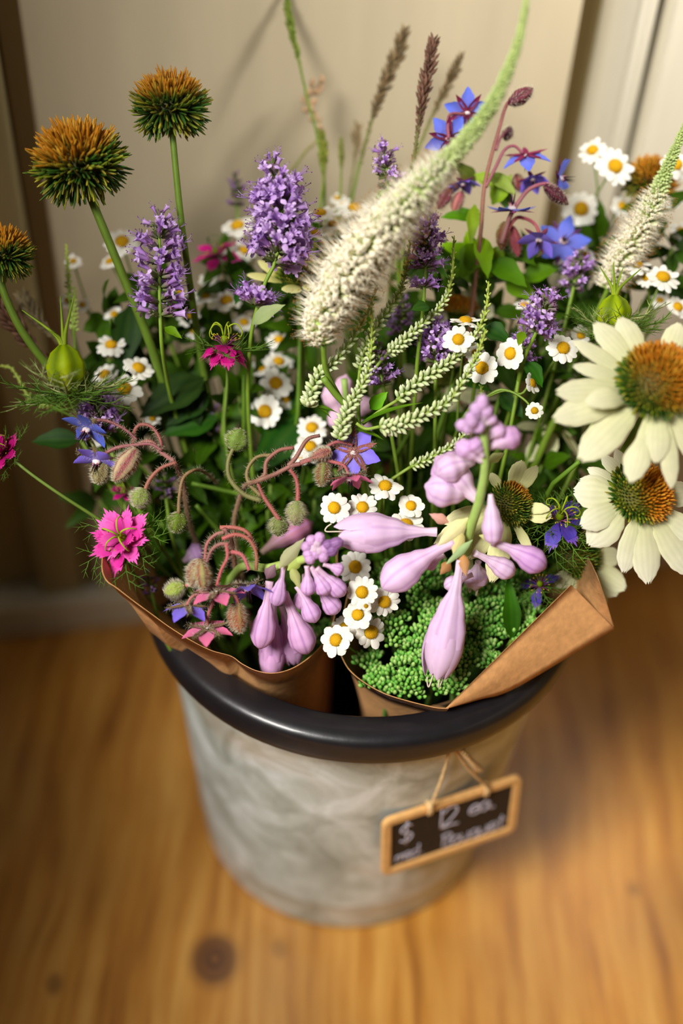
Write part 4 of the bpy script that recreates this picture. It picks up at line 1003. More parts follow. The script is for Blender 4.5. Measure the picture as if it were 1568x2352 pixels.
# ---- borage, blue stars at the back right
f=foot('R'); r_=thing('borage_spray','tall borage spray with bright blue stars against the wall, upper right','flower',f)
LV=C(150,50,80)
peduncle(r_,[(1196,225),(1165,238),(1145,300),(1128,360),(1112,430),(1105,520)],.630,.0011,350,C(130,60,64),C(150,110,70),to=f)
borage_bud(r_,1168,238,1224,203,.628,36,60,(C(120,60,66),C(140,80,76)),C(90,40,46))
peduncle(r_,[(1165,298),(1148,318),(1138,345)],.640,.0009,200,C(120,50,60),C(150,60,80))
borage_bud(r_,1160,322,1172,290,.645,26,30,(C(90,44,50),C(70,50,50)),C(70,30,40))
borage_flower(r_,1072,258,.634,(-.1,.45,-.8),56,SKY,.3,hairs=False,sepcol=C(130,50,70),bk=True)
borage_flower(r_,1030,318,.630,(-.15,.40,-.8),58,SKY,.9,hairs=False,sepcol=C(110,40,64))
peduncle(r_,[(1068,262),(1035,262),(1028,285),(1030,320)],.626,.0009,200,C(110,50,50),LV)
peduncle(r_,[(1030,325),(1010,350),(980,385),(955,420),(985,520)],.632,.0010,150,C(150,50,80),C(110,60,60))
borage_flower(r_,1208,358,.632,(.1,-.5,-.35),60,SKY,.1,hairs=False,sepcol=C(130,44,70),openness=.3)
peduncle(r_,[(1200,352),(1180,335),(1158,345),(1140,380),(1115,430)],.630,.0009,200,LV,C(150,80,90))
borage_flower(r_,1285,410,.632,(.75,-.1,.25),56,SKY,.5,hairs=False,sepcol=C(130,60,76),openness=.3)
peduncle(r_,[(1280,430),(1250,422),(1215,435),(1190,465),(1170,500),(1150,560)],.628,.0012,250,C(176,70,100),C(180,130,120))
borage_bud(r_,1250,425,1305,470,.626,32,60,(C(120,60,70),C(100,60,56)),C(80,40,44))
borage_flower(r_,1222,410,.640,(.1,-.8,.3),42,VIO,.2,hairs=False,sepcol=C(110,40,60),openness=.6)
borage_flower(r_,1176,480,.628,(.0,.85,.25),60,SKY,.8,hairs=False,sepcol=C(150,80,110))
borage_flower(r_,1238,550,.632,(-.25,-.75,.4),52,VIO,.6,hairs=False,sepcol=C(180,110,120),openness=.5)
peduncle(r_,[(1238,538),(1228,515),(1205,502),(1180,505),(1150,560)],.630,.0010,200,C(206,80,90),C(190,90,90))
borage_flower(r_,1293,555,.650,(.0,.1,.95),64,SKY,.1,hairs=False,sepcol=C(100,60,110))
borage_flower(r_,1062,420,.640,(.1,-.9,.1),44,VIO,.3,hairs=False,sepcol=C(150,70,100),openness=.4)
borage_bud(r_,1035,430,1005,480,.640,30,40,(C(150,80,90),C(170,96,96)),C(110,60,60))
borage_bud(r_,1060,440,1040,490,.642,28,40,(C(190,130,120),C(190,150,120)),C(150,90,90))
borage_bud(r_,1185,400,1195,440,.645,30,40,(C(190,170,120),C(150,90,80)),C(140,70,70))
borage_bud(r_,1160,510,1150,575,.636,34,30,(C(170,190,100),C(180,160,110)),C(170,110,90))
borage_bud(r_,1175,520,1190,590,.636,30,30,(C(190,130,110),C(196,120,110)),C(170,90,90))
for (x0,y0,x1,y1,wd,dd,c0,c1) in [(1120,400,1185,450,40,0,C(120,160,60),C(170,196,110)),(1130,420,1175,490,50,.01,C(60,96,30),C(50,90,24)),(1090,430,1040,370,46,.01,C(70,84,30),C(80,96,30)),(1100,500,1010,500,40,.004,C(50,104,20),C(60,120,24)),(1105,560,1060,640,70,.0,C(100,160,30),C(84,140,24)),(1120,600,1210,660,64,.0,C(60,124,24),C(80,140,30)),(1100,540,1120,640,46,-.004,C(128,180,50),C(100,160,40)),(1090,470,1080,560,34,0,C(120,160,50),C(140,180,70)),(1150,560,1230,610,50,.006,C(60,110,24),C(70,126,30)),(1130,470,1175,400,44,.004,C(120,170,50),C(150,190,80)),(1085,600,1010,560,50,.008,C(90,150,30),C(110,170,40)),(1105,640,1160,560,60,.010,C(110,160,50),C(140,190,70)),(1090,620,1070,530,54,.006,C(100,156,40),C(130,180,60)),(1180,600,1260,560,50,.012,C(70,120,30),C(90,140,40)),(1130,660,1040,620,60,.012,C(80,134,30),C(100,150,40)),(1200,640,1280,620,56,.014,C(70,124,30),C(84,140,34)),(1160,650,1230,690,60,.012,C(84,140,30),C(104,160,44)),(1090,400,1150,440,40,.006,C(130,170,70),C(160,196,90))]:
    place_leaf(r_,P(x0,y0,.640+dd),P(x1,y1,.636+dd),-FWD+UY*.4,mmpx(wd,.63),c0,c1)
flush_hairs()
# ---- hosta, right
f=foot('R'); r_=thing('hosta_stem','right hosta stem nearest the camera, long pale lilac blooms radiating from it','flower',f)
hp=[P(1108,940,.545),P(1112,1010,.550),P(1113,1080,.560),P(1100,1150,.572),P(1080,1215,.585),P(1072,1260,.60),P(1078,1320,.625)]
stem_part(r_,smooth(hp,5)+bez([hp[-1],hp[-1]+(hp[-1]-hp[-2]),f+V((0,0,.12)),f],10)[1:],.0020,.0032,C(150,184,100),C(140,176,88),8)
hosta_bud(r_,1003,1222,782,1228,.588,.590,92,(0,6),True)
hosta_bud(r_,1042,1245,878,1352,.584,.586,80,(-4,16),False,c0=C(240,204,230))
hosta_bud(r_,1058,1286,1003,1545,.584,.592,90,(6,4),True)
hosta_bud(r_,1126,1135,1132,1254,.570,.576,50,(2,0),False,BUD_TAB)
hosta_bud(r_,1130,1245,1252,1305,.580,.582,62,(4,8),False,c1=C(224,172,230),stripe=C(170,100,190))
hosta_bud(r_,1090,1270,1180,1320,.592,.60,50,(0,4),False)
hosta_bud(r_,1098,1290,1090,1345,.612,.62,62,(0,4),True)
hosta_bud(r_,1092,1130,975,1115,.578,.574,84,(0,-8),False,BUD_TAB)
hosta_bud(r_,1090,1060,1000,1090,.570,.568,70,(0,8),False,BUD_TAB)
hosta_bud(r_,1095,1150,1000,1050,.574,.576,90,(0,8),False,BUD_TAB,c1=C(236,196,238))
hosta_bud(r_,1108,1062,1045,1018,.556,.554,46,(0,6),False,BUD_TAB,c1=C(226,184,230))
hosta_bud(r_,1110,1050,1080,1010,.552,.550,40,(0,4),False,BUD_TAB,c1=C(218,172,222))
hosta_bud(r_,1120,1030,1198,998,.556,.556,56,(0,8),False,BUD_TAB,c1=C(212,164,210))
hosta_bud(r_,1118,1010,1160,980,.553,.552,44,(0,6),False,BUD_TAB,c1=C(228,186,228))
hosta_bud(r_,1085,1320,1020,1350,.600,.604,36,(0,4),False)
hosta_bud(r_,1020,1275,975,1300,.600,.604,36,(0,0),False,c1=C(232,180,210))
for (x1,y1,dd) in [(1070,950,.544),(1088,925,.540),(1122,930,.541),(1138,955,.546),(1060,985,.548),(1108,905,.538),(1045,975,.548),(1095,980,.54),(1075,965,.536)]:
    hosta_bud(r_,1106+(x1-1106)*.2,985+(y1-985)*.2,x1,y1,.546,dd,30,(0,2),False,BUD_TAB,c0=C(222,206,206),c1=C(224,184,228))
for q in [(1075,1190,1003,1255,40,C(236,236,170),C(240,238,190)),(1060,1215,1040,1275,34,C(230,228,150),C(236,230,170)),(1062,1270,1070,1325,26,C(190,150,90),C(210,176,130)),(1035,1290,1010,1320,26,C(196,156,96),C(200,160,110)),(1030,1200,985,1180,26,C(224,180,150),C(230,190,176)),(1120,1060,1160,1040,24,C(190,206,140),C(206,216,160)),(1100,1140,1040,1130,16,C(180,206,130),C(200,216,150)),(1100,1230,1150,1240,20,C(200,210,140),C(210,216,150)),(1085,1240,1020,1300,20,C(150,180,130),C(160,190,140))]:
    bract(r_,q[0],q[1],q[2],q[3],.582,q[4],q[5],q[6])
# ---- hosta, left
f=foot('L'); r_=thing('hosta_stem','left hosta stem, lilac buds hanging down inside the paper scoop','flower',f)
hp=[P(735,1262,.578),P(712,1278,.582),P(680,1290,.588),P(645,1298,.594),P(610,1305,.60),P(560,1300,.615),P(530,1330,.64)]
stem_part(r_,smooth(hp,5)+bez([hp[-1],hp[-1]+(hp[-1]-hp[-2]),f+V((0,0,.12)),f],10)[1:],.0022,.0026,C(176,200,110),C(120,160,70),8)
for q in [(651,1302,631,1392,.592,.594,40,0),(619,1335,596,1490,.596,.600,58,0),(652,1362,706,1502,.604,.612,62,0),(629,1385,622,1545,.610,.628,60,2),(645,1390,676,1518,.614,.630,58,2),(682,1346,724,1430,.590,.592,44,0),(704,1300,706,1368,.580,.584,36,0),(713,1302,752,1366,.582,.586,42,0),(727,1304,790,1368,.582,.588,42,0),(722,1343,774,1408,.592,.600,46,0),(742,1296,788,1312,.578,.580,30,0),(700,1320,690,1400,.600,.610,40,0)]:
    hosta_bud(r_,q[0],q[1],q[2],q[3],q[4],q[5],q[6],(4,0),q[7],c0=C(240,206,226) if q[7]==0 else C(240,216,236),c1=C(224,178,228) if q[4]<.596 else C(228,176,224),stripe=C(162,104,176))
for (x1,y1,c_) in [(711,1232,0),(736,1224,0),(695,1252,0),(700,1275,0),(755,1260,0),(750,1284,0),(728,1240,1),(718,1256,1),(738,1262,1),(722,1275,0),(788,1242,2),(775,1262,2),(765,1248,2),(706,1290,0)]:
    hosta_bud(r_,726+(x1-726)*.2,1272+(y1-1272)*.25,x1,y1,.580,.574,26 if c_<2 else 30,(0,2),False,BUD_TAB,c0=C(206,196,196),c1=[C(222,176,224),C(228,200,218),C(146,100,156)][c_])
for q in [(640,1305,700,1235,34,C(180,184,140),C(196,198,160)),(668,1300,690,1355,24,C(176,190,120),C(190,196,140)),(645,1295,670,1265,26,C(150,140,130),C(180,170,150)),(612,1330,632,1295,30,C(110,76,90),C(150,120,130)),(660,1310,700,1275,28,C(170,196,110),C(184,206,120))]:
    bract(r_,q[0],q[1],q[2],q[3],.586,q[4],q[5],q[6])
hosta_bud(r_,600,1270,718,1200,.640,.650,60,(0,10),False,BUD_TAB,c0=C(150,130,110),c1=C(190,120,150))
hosta_bud(r_,420,1290,470,1265,.640,.640,50,(0,6),False,BUD_TAB,c1=C(190,150,200))
f=foot('R'); r_=thing('hosta_stem','hosta stem half hidden, pale pink blooms behind the veronica hub','flower',f)
hp=[P(790,870,.632),P(800,960,.640),P(815,1040,.65)]
stem_part(r_,smooth(hp,5)+bez([hp[-1],hp[-1]+(hp[-1]-hp[-2]),f+V((0,0,.12)),f],10)[1:],.0018,.0024,C(150,184,100),None,8)
for q in [(775,960,795,860,46),(795,965,745,890,44),(812,965,850,915,40),(790,970,758,960,44),(825,965,842,1000,40)]:
    hosta_bud(r_,q[0],q[1],q[2],q[3],.652,.645,q[4],(0,4),False,BUD_TAB,c0=C(240,214,222),c1=C(238,200,220))
# ---- feverfew daisies
def FD(px,py,r,d,t,lab,side='R',**k): return feverfew(px,py,r,d,t,lab,side,**k)
up=(0,.62,.75)
FD(767,1166,41,.592,(-.05,.10,.99),'sharp white daisy with ten petals just left of the hosta bloom',mid=None,n=11)
FD(832,1165,40,.600,(.1,.25,.95),'daisy tucked behind the pink borage petal')
FD(884,1116,44,.602,(.05,.62,.75),'tilted daisy right of the pink borage petal')
FD(943,1162,36,.606,(0,.45,.9),'small five petalled daisy above the pair by the hosta tube',n=8)
FD(931,1206,48,.606,(0,.55,.85),'daisy crossed by the open lilac hosta tube')
FD(831,1360,42,.592,(-.05,.12,.98),'uppermost sharp daisy of the cluster by the paper edge',n=12)
FD(882,1382,42,.602,(.2,-.1,.95),'daisy with a dull disc right of the uppermost cluster daisy')
FD(821,1412,40,.596,(-.15,.45,.88),'daisy in the middle of the cluster, petals only at its sides',n=8)
FD(771,1470,44,.598,(-.4,.30,.85),'lowest daisy of the cluster, hanging over the dark gap',n=9)
FD(852,1452,46,.606,(.35,-.20,.9),'lower right daisy of the cluster, on the sedum',n=11)
FD(822,1436,30,.610,(.1,.1,.95),'half hidden daisy at the heart of the cluster')
FD(840,1392,15,.590,(.2,.3,.9),'tiny half-open yellow daisy bud in the cluster',n=7)
FD(815,1302,44,.618,(.1,.1,.98),'shaded daisy under the open lilac hosta tube')
FD(790,1440,34,.612,(0,.1,.98),'dim daisy against the paper edge behind the cluster')
FD(1052,780,40,.594,(-.05,.15,.98),'sharp white daisy right of the purple spike, crossed by nothing',n=11)
FD(1106,845,44,.602,(-.25,.05,.95),'daisy behind the long curved veronica spire',n=11)
FD(1069,736,42,.606,(.05,.85,.5),'flat tilted daisy above the sharp daisy')
FD(1172,812,42,.604,(-.55,-.1,.8),'daisy turned left, under the bright agastache leaf',n=9)
FD(1293,799,42,.606,(.05,.15,.97),'round open daisy just left of the largest coneflower')
FD(1222,880,30,.604,(.75,.2,.6),'small daisy seen from the side on an arching green stalk',n=8,mid=[(1195,905,.605),(1150,895,.606),(1110,915,.61)])
FD(1227,943,24,.600,(-.1,.1,.98),'smallest sharp daisy, lowest on the arching stalk',n=10,mid=[(1200,915,.602),(1160,897,.606),(1110,915,.61)])
FD(1204,700,32,.630,(0,.8,.5),'blurred daisy above the leaning purple spike')
FD(1092,812,30,.618,(.3,.2,.9),'daisy peeking out between veronica spire and purple spike')
FD(1333,770,30,.622,(.1,.2,.9),'blurred daisy between the pod and the large coneflower')
FD(1460,607,42,.634,(.1,.75,.6),'flat daisy under the pale brush at right')
FD(1522,636,46,.630,(.1,.6,.75),'wide daisy at right edge, above the green pod')
FD(1483,637,28,.636,(-.4,.4,.8),'little daisy beside the wide one at right')
FD(1556,705,34,.640,(.3,.3,.9),'daisy cut by the right edge, low beside the pod')
FD(1515,690,26,.650,(0,.5,.8),'very blurred little daisy behind the pod')
FD(1360,345,42,.655,(-.35,.45,.8),'blurred daisy highest at right, turned left')
FD(1412,382,50,.655,(.15,.2,.95),'large blurred daisy below the highest one at right')
FD(1334,480,52,.672,(0,.0,.99),'blurred daisy with a dark disc against the trim')
FD(1428,472,28,.680,(0,.1,.98),'tiny blurred daisy by the wall at right')
FD(1552,378,44,.640,(.1,.1,.98),'blurred daisy at the top of the right edge')
FD(1490,445,36,.655,(-.3,.3,.9),'blurred daisy in front of the rust-brown head')
FD(1545,455,34,.655,(.3,.3,.9),'blurred daisy right of the rust-brown head')
FD(1562,530,30,.660,(0,.4,.9),'blurred daisy at the right edge below the rust head')
FD(1345,585,30,.660,(.3,.5,.8),'blurred orange daisy left of the pale brush')
FD(1310,560,26,.670,(0,.3,.9),'dim daisy near the blue star at right')
FD(280,555,50,.655,(.0,.45,.9),'blurred daisy alone against the wall at left',side='L')
FD(252,600,32,.660,(-.3,.6,.7),'blurred daisy just below the lone one at left',side='L')
FD(255,792,42,.640,(.1,.6,.75),'blurred daisy right of the big coneflower stem',side='L')
FD(318,845,42,.634,(.45,.55,.7),'daisy behind the ferny ruff, turned right',side='L')
FD(285,893,48,.630,(.2,.5,.85),'daisy lowest behind the ferny ruff of the pod',side='L')
FD(240,860,40,.640,(-.2,.6,.75),'dim daisy beside the pod, mostly hidden',side='L')
FD(168,600,26,.668,(0,.5,.8),'faint daisy by the thin green tip at left',side='L')
FD(158,690,28,.662,(.2,.4,.8),'faint daisy above the pod at left',side='L')
FD(190,700,24,.665,(-.2,.4,.8),'faint brownish daisy right of the faint one',side='L')
FD(262,722,28,.655,(0,.4,.8),'faint daisy beside the coneflower stem',side='L')
FD(225,1010,22,.640,(.2,.5,.8),'dim white bud daisy near the left borage',side='L')
FD(350,962,22,.640,(.2,.5,.8),'single pale daisy in the dark leaves at left',side='L')
MIDS=[(633,880,48,.648,(.1,.3,.95),'blurred daisy right of the magenta bloom'),(608,945,50,.642,(-.1,.15,.98),'blurred daisy lowest below the magenta bloom'),(640,830,40,.660,(.2,.6,.7),'dim daisy above the pair below the purple whorl'),(600,845,36,.664,(-.2,.6,.7),'dim daisy close behind the magenta bloom'),(655,915,36,.655,(.5,.3,.8),'dim daisy beside the green coneflower stem'),
(716,982,44,.640,(0,.5,.85),'blurred daisy left of the veronica hub'),(712,1025,44,.632,(.2,.4,.9),'blurred daisy behind the curved borage stalk'),(690,1045,30,.64,(-.3,.4,.8),'dim daisy under the blurred one at the hub'),
(470,680,40,.665,(.1,.75,.6),'blurred daisy left of the low purple whorl'),(432,728,36,.655,(-.2,.6,.7),'blurred daisy right of the slender spike'),(415,670,34,.670,(.2,.7,.6),'faint daisy right of the slender spike, higher'),(520,690,44,.655,(-.1,.6,.75),'blurred daisy behind the low purple whorl'),(560,740,34,.660,(.2,.6,.75),'dim daisy below the low purple whorl'),(445,760,30,.66,(0,.5,.8),'dim daisy above the magenta bloom'),
(545,518,48,.668,(-.2,.65,.7),'blurred golden daisy left of the tallest spike'),(530,590,34,.675,(.1,.5,.8),'faint daisy left of the tallest spike, lower'),(560,575,36,.670,(.3,.5,.8),'faint daisy touching the tallest spike'),(735,490,42,.645,(-.1,.7,.65),'daisy touching the top right of the tallest spike'),(722,535,36,.642,(.2,.7,.65),'daisy right of the tallest spike, lower'),(765,515,36,.650,(.0,.75,.6),'daisy left of the golden pair at the back'),(815,478,48,.655,(.1,.75,.6),'widest blurred daisy at the back centre'),(818,520,40,.650,(0,.7,.7),'blurred daisy in front of the widest one'),(765,560,34,.645,(.2,.7,.7),'blurred daisy beside the brush, high'),(790,470,34,.665,(-.3,.7,.6),'faint daisy behind the widest one'),(775,455,26,.675,(0,.7,.6),'faint golden daisy below the green spikes'),(850,500,34,.66,(.3,.6,.7),'faint daisy between widest daisy and brush'),(690,560,30,.65,(.2,.6,.7),'dim daisy between the tallest spike and its whorl'),
(640,780,36,.660,(0,.6,.75),'dim daisy left of the green coneflower stem'),(355,700,26,.67,(0,.6,.75),'faint daisy behind the slender purple spike'),(480,640,30,.675,(0,.6,.75),'faint daisy near the dusty pink bloom')]
for q in MIDS: FD(q[0],q[1],q[2],q[3],q[4],q[5],side='L' if q[0]<740 else 'R')
# ---- sedum heads
random.seed(21)
SED=[(1180,1440,36,.622,'sedum head squeezed against the middle of the straight paper edge'),(1130,1490,32,.618,'sedum head low on the straight paper edge'),(900,1565,30,.620,'small sedum head beside the left paper lip'),(1040,1556,28,.616,'small sedum head right beside the tube stamens'),(1215,1412,26,.626,'tiny sedum head high on the straight paper edge'),(1090,1400,40,.622,'pale sedum head at the centre of the green mass'),(980,1520,34,.616,'sedum head hidden half behind the tube mouth'),(880,1330,60,.634,'sedum head behind the daisies, upper left of the green mass'),(960,1345,60,.628,'sedum head left of the drooping hosta tube'),(1100,1370,62,.626,'bright sedum head right of the drooping tube'),(1150,1388,56,.630,'sedum head near the paper corner fold'),(1216,1368,34,.634,'small sedum head touching the pointed paper corner'),(1060,1430,56,.620,'sedum head right beside the drooping tube'),(900,1430,58,.620,'sedum head right of the daisy cluster'),(1104,1452,50,.624,'sedum head along the straight paper edge'),(960,1470,50,.618,'sedum head behind the drooping tube'),(925,1530,54,.616,'low sedum head left of the tube mouth'),(1046,1515,42,.616,'low sedum head just right of the tube mouth'),(1000,1548,42,.617,'sedum head at the tube mouth, close to the paper'),(940,1560,40,.618,'lowest sedum head, at the bottom of the wrap'),(1070,1495,34,.618,'small sedum head against the straight paper edge'),(850,1500,40,.624,'dim sedum head under the lowest daisies'),(860,1545,34,.622,'dim sedum head by the left paper lip'),(1180,1330,44,.636,'shaded sedum head under the young coneflower'),(1000,1300,46,.640,'shaded sedum head under the hosta hub'),(1120,1415,40,.624,'sedum head in the middle right of the mass'),(1000,1400,46,.622,'sedum head high behind the tube'),(740,1440,34,.650,'dim sedum head deep in the left wrap'),(700,1400,30,.655,'dimmest sedum head deep in the left wrap')]
for (x,y,r,d,l) in SED: sedum(x,y,r,d,72 if r>44 else 48,l,'L' if x<760 else 'R')
# strap leaf and loose leaves among them
def loose(name_label,side,segs,cat='leaf'):
    f=foot(side); root=thing('leafy_stem',name_label,cat,f)
    for (x0,y0,x1,y1,wd,d0,d1,c0,c1) in segs: place_leaf(root,P(x0,y0,d0),P(x1,y1,d1),-FWD+UY*.3+RX*R(-.3,.3),mmpx(wd,d0),c0,c1)
    p=P(segs[0][0],segs[0][1],segs[0][5]); stem_part(root,stem_pts(p,-((f-p).normalized()),f),.0010,.0015,G_ST,None,5)
    return root
loose('broad green strap leaf standing up in the sedum','R',[(1175,1470,1165,1320,44,.622,.616,C(30,90,22),C(44,110,30))])
loose('dark pointed leaf sticking out left above the pink nigella','L',[(185,1010,72,1015,52,.640,.640,C(18,62,18),C(22,66,20))])
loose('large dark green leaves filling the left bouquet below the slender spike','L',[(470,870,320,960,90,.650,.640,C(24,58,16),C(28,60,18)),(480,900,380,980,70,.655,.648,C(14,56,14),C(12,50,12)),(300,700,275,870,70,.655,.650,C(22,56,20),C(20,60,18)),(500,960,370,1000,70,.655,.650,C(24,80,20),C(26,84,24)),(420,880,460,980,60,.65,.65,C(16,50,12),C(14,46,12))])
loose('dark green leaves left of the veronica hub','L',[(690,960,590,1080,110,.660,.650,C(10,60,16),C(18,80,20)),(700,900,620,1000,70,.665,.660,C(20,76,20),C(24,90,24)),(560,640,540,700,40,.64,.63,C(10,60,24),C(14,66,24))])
loose('toothed dark leaves beside the white daisies at right','R',[(1110,750,1170,785,50,.608,.606,C(18,74,18),C(22,84,22)),(1205,830,1245,890,44,.61,.606,C(20,80,20),C(24,90,22)),(1150,900,1200,960,50,.63,.625,C(26,72,24),C(20,64,20)),(1060,870,1130,900,40,.64,.63,C(30,90,24),C(40,100,30)),(850,940,890,900,34,.606,.602,C(70,140,40),C(90,160,50))])
# ---- dark leafy mass deep between the heads
random.seed(5)
cells=[]
for gx in range(12):
    for gy in range(9):
        x=230+gx*100+R(-40,40); y=600+gy*95+R(-40,40)
        if y<640 and (x<420): continue
        if x<330 and (y>1180 or y<700): continue
        if x>1150 and y>1290: continue
        if x<470 and y>1330: continue
        if x>1330 and y<480: continue
        cells.append((x,y))
for k in range(26): cells.append((R(400,760),R(1080,1440)))
for k in range(20): cells.append((R(820,1300),R(1080,1400)))
cells+=[(1500,480),(1545,570),(1450,585),(1400,640),(1530,650),(1370,560)]
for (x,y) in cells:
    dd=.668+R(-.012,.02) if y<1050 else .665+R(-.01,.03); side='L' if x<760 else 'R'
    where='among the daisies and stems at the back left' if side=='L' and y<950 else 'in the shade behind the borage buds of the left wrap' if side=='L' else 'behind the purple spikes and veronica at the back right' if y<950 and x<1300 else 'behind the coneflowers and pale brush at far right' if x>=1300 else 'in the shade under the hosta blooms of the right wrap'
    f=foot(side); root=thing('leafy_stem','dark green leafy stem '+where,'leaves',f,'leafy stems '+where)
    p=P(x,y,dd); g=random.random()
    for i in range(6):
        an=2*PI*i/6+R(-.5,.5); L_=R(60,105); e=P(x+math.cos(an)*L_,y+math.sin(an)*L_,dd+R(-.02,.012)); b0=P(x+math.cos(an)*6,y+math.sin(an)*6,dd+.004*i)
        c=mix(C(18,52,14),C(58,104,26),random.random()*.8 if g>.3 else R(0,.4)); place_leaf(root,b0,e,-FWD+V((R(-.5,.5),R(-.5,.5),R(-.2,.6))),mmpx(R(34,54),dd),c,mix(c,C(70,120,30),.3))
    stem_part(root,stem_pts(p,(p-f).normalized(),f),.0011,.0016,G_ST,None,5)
# thin bare stems showing between the heads
for i,(x0,y0,x1,y1) in enumerate([(520,890,512,1000),(690,740,684,950),(880,1130,862,1230),(1040,880,1000,1010),(1090,940,1060,1040),(1150,900,1120,1010),(450,1160,520,1240),(440,1110,620,1150),(560,860,560,980),(960,960,900,1060),(1330,1060,1270,1110)]):
    f=foot('L' if x0<760 else 'R'); root=thing('bare_stem','thin bare green stem showing between the flower heads','stem',f,'thin green stems between the heads')
    dd=.64 if x0<1300 else .60
    stem_part(root,smooth([P(x0,y0,dd),P((x0+x1)/2,(y0+y1)/2,dd+.004),P(x1,y1,dd+.01)],5)+bez([P(x1,y1,dd+.01),P(x1,y1,dd+.03),f+V((0,0,.1)),f],8)[1:],.0012,.0016,C(88,130,36),None,6)

# ================================================================== PRICE TAG
tagroot=None
def cyl_hit(px,py,rad=.118):
    a=(px-784)/F; b=(py-1176)/F; r=FWD+a*RX-b*UY
    A_=r.x**2+r.y**2; B_=2*(CAM.x*r.x+CAM.y*r.y); C_=CAM.x**2+CAM.y**2-rad**2
    t=(-B_-math.sqrt(B_*B_-4*A_*C_))/(2*A_); return CAM+r*t
ctr=cyl_hit(1030,1893,.121); az=math.atan2(ctr.x,-ctr.y); nrm=V((math.sin(az*.75),-math.cos(az*.75),.10)).normalized()
def onplane(px,py,off=0):
    a=(px-784)/F; b=(py-1176)/F; r=FWD+a*RX-b*UY; o=ctr+nrm*(.004+off); t=(o-CAM).dot(nrm)/r.dot(nrm); return CAM+r*t
TL,TR_,BRc,BLc=[onplane(*q) for q in ((866,1888),(1189,1781),(1189,1902),(886,2008))]
ce=(TL+TR_+BRc+BLc)/4; tx=((TR_-TL)+(BRc-BLc)).normalized(); ty=((TL-BLc)+(TR_-BRc)); ty=(ty-tx*ty.dot(tx)); TH_=ty.length/2; ty.normalize(); TW=((TR_-TL).length+(BRc-BLc).length)/2; tz=tx.cross(ty)
TM=Matrix(((tx.x,ty.x,tz.x,ce.x),(tx.y,ty.y,tz.y,ce.y),(tx.z,ty.z,tz.z,ce.z),(0,0,0,1)))
hw,hh=TW/2,TH_/2; rim_=TW*.062
tg=thing('price_tag','small chalkboard price tag in a pale wooden frame, hanging on twine from the rim','sign',tuple(ce))
tagwood=simple('tag_wood',C(222,170,104),.55,0,.3,300)
def rr(w_,h_,r,n=6):
    out=[]
    for (cx,cy,a0) in ((w_-r,h_-r,0),(-w_+r,h_-r,PI/2),(-w_+r,-h_+r,PI),(w_-r,-h_+r,3*PI/2)):
        for k in range(n+1): a=a0+PI/2*k/n; out.append((cx+r*math.cos(a),cy+r*math.sin(a)))
    return out
mb=MB(); prof=[(0,0,-.0015),(0,0,.0012),(.0008,0,.0020),(rim_-.0008,1,.0020),(rim_,1,.0012),(rim_,1,-.0015)]
n=28
for (ins,k,z) in prof:
    pts=rr(hw-ins,hh-ins,.0060 if ins<.002 else .0008)
    for x,y in pts: mb.v.append((x,y,z)); mb.c.append((1,1,1))
for i in range(5):
    for j in range(n):
        a=i*n+j; d=i*n+(j+1)%n; mb.f.append((a,d,d+n,a+n))
obj('frame',mb.mesh('frame',tagwood,False),TM,tg)
mb=MB(); mb.box((-hw+rim_*.8,-hh+rim_*.8,-.0012),(hw-rim_*.8,hh-rim_*.8,.0004)); brd=obj('board',mb.mesh('board',simple('chalkboard',C(34,22,12),.7),False),TM,tg)
chalk=simple('chalk',C(206,200,214),.9)
G={'$':[[(.8,.85),(.5,1),(.15,.8),(.2,.6),(.75,.42),(.8,.2),(.45,0),(.1,.15)],[(.5,1.15),(.45,-.15)]],
'1':[[(.4,1),(.4,0)]],'2':[[(.05,.78),(.3,1),(.65,.95),(.7,.7),(.4,.35),(0,.02),(.4,.05),(.85,.0)]],
'e':[[(.1,.28),(.6,.34),(.6,.52),(.35,.6),(.1,.4),(.1,.12),(.35,0),(.7,.1)]],'a':[[(.65,.5),(.35,.58),(.08,.35),(.2,.03),(.5,.1),(.65,.5),(.66,.12),(.85,.0)]],'.':[[(.3,.02),(.36,.06)]],
'm':[[(.0,.0),(.05,.55)],[(.05,.4),(.28,.56),(.36,.35),(.36,0)],[(.36,.4),(.6,.56),(.7,.35),(.74,0)]],'d':[[(.6,.5),(.3,.56),(.08,.3),(.2,.02),(.5,.08),(.62,.3)],[(.64,1),(.62,.05)]],
'B':[[(.1,0),(.12,1)],[(.0,.95),(.5,1),(.68,.78),(.4,.55),(.15,.52)],[(.3,.52),(.75,.42),(.7,.1),(.1,0)]],'o':[[(.35,.56),(.08,.35),(.15,.05),(.45,0),(.62,.25),(.5,.52),(.35,.56)]],
'u':[[(.08,.55),(.1,.12),(.3,0),(.55,.15),(.6,.55)],[(.6,.5),(.64,.0)]],'q':[[(.6,.5),(.3,.56),(.08,.3),(.2,.02),(.5,.08),(.6,.5)],[(.62,.5),(.6,-.42)]],'t':[[(.35,.95),(.3,.1),(.5,0)],[(.1,.62),(.6,.66)]]}
def write(txt,x,y,h,sp,wk=.62,wd=.0009):
    mb=MB()
    for ch in txt:
        if ch!=' ':
            for st in G[ch]:
                pts=smooth([V((x+a*h*wk,y+b_*h,.0005)) for a,b_ in st],4); mb.tube(pts,wd,(1,1,1),5)
        x+=sp*(1 if ch not in '1.' else .7)
    mb.v=[(a,b_,.0004+max(0,min(.0003,c-.0003))) for a,b_,c in mb.v]
    o=obj('chalk_writing',mb.mesh('chalk_writing',chalk),TM,brd); return o
write('$',-hw*.76,hh*-.02,hh*.62,.01,.62,.0008); write('12',-hw*.27,hh*.02,hh*.66,.0088,.75,.0008); write('ea.',hw*.24,hh*.16,hh*.52,.0070,.80,.0008)
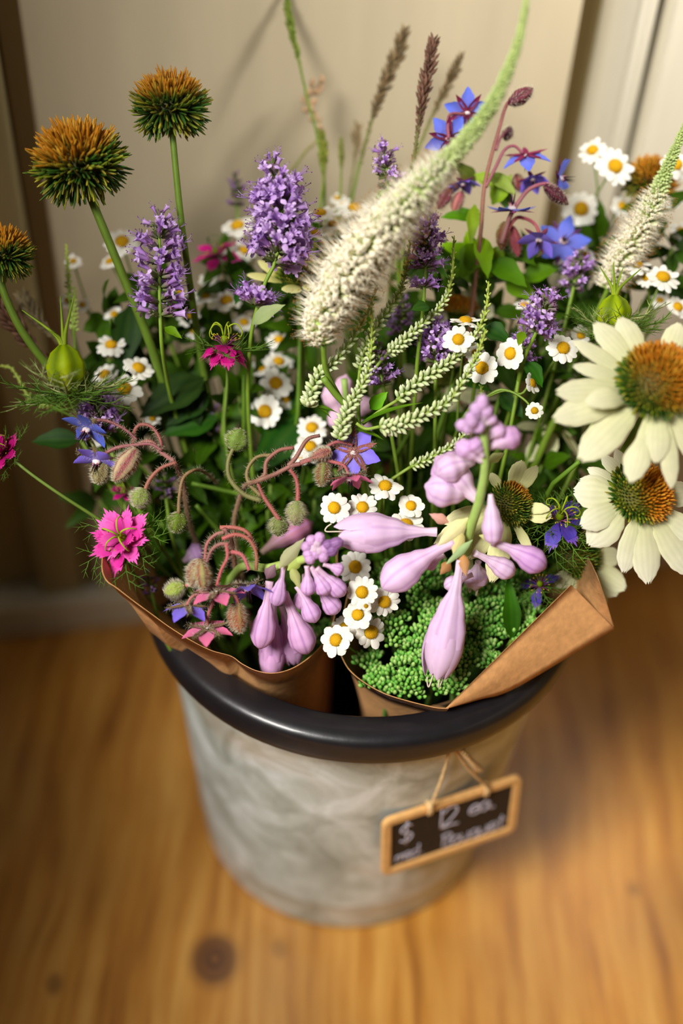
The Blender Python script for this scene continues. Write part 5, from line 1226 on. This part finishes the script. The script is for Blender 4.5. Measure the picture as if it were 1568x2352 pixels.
write('med.',-hw*.80,-hh*.66,hh*.40,.0050,.8,.0006); write('Bouquet',-hw*.13,-hh*.70,hh*.46,.0064,.8,.0006)
# twine
twm=simple('jute_twine',C(228,192,136),.9,0,.6,900)
def twine(pts,r,name='twine',n=14):
    pts=smooth(pts,n); mb=MB(); L_=[0]
    for a,b_ in zip(pts,pts[1:]): L_.append(L_[-1]+(b_-a).length)
    for ph in (0,PI):
        q=[]
        for i,p in enumerate(pts):
            d=(pts[min(i+1,len(pts)-1)]-pts[max(i-1,0)]).normalized(); x=d.orthogonal().normalized(); y=d.cross(x); a=L_[i]/.0032*PI*2*.5+ph; q.append(p+(x*math.cos(a)+y*math.sin(a))*r*.55)
        mb.tube(q,r*.75,(1,1,1),6)
    for i,p in enumerate(pts):
        for _ in range(3):
            dd=V((R(-1,1),R(-1,1),R(-1,1))); mb.spike(p,dd,r*R(1.6,3.2),r*.09,(1,1,1),(1,1,1))
    return wpart(name,mb,twm,tg)
top=cyl_hit(1040,1693,.1285); tie1=TM@V((-hw*.35,hh-rim_*.3,.0022)); tie2=TM@V((hw*.46,hh-rim_*.3,.0022))
kn=cyl_hit(1036,1712,.1275)
lp=cyl_hit(1042,1690,.1265); hk=V((math.sin(az)*.130,-math.cos(az)*.130,.2365))
twine([tie1+tz*.001,tie1+ty*.004+tz*.0008,tie1.lerp(kn,.5)+tz*.001,kn],.0010)
twine([tie2+tz*.001,tie2+ty*.004+tz*.0008,cyl_hit(1075,1765,.1275),kn],.0010)
twine([kn,lp,cyl_hit(1050,1680,.131)],.0012)
twine([kn,cyl_hit(1060,1725,.1300),cyl_hit(1085,1752,.1300),cyl_hit(1104,1768,.1295)],.0016)
twine([kn+V((.001,0,0)),cyl_hit(1068,1735,.1285),cyl_hit(1095,1775,.1285)],.0009,n=8)
mb=MB(); 
for st_ in (-hw*.35,hw*.46):
    q=TM@V((st_,hh-rim_*.5,0)); 
    for dx in (-.0008,.0008): mb.tube(smooth([TM@V((st_+dx,hh+.0012,-.002)),TM@V((st_+dx,hh+.0014,.0022)),TM@V((st_+dx,hh-rim_*.5,.0030)),TM@V((st_+dx,hh-rim_-.0006,.0022))],4),.0009,(1,1,1),6)
wpart('twine_loops',mb,twm,tg)
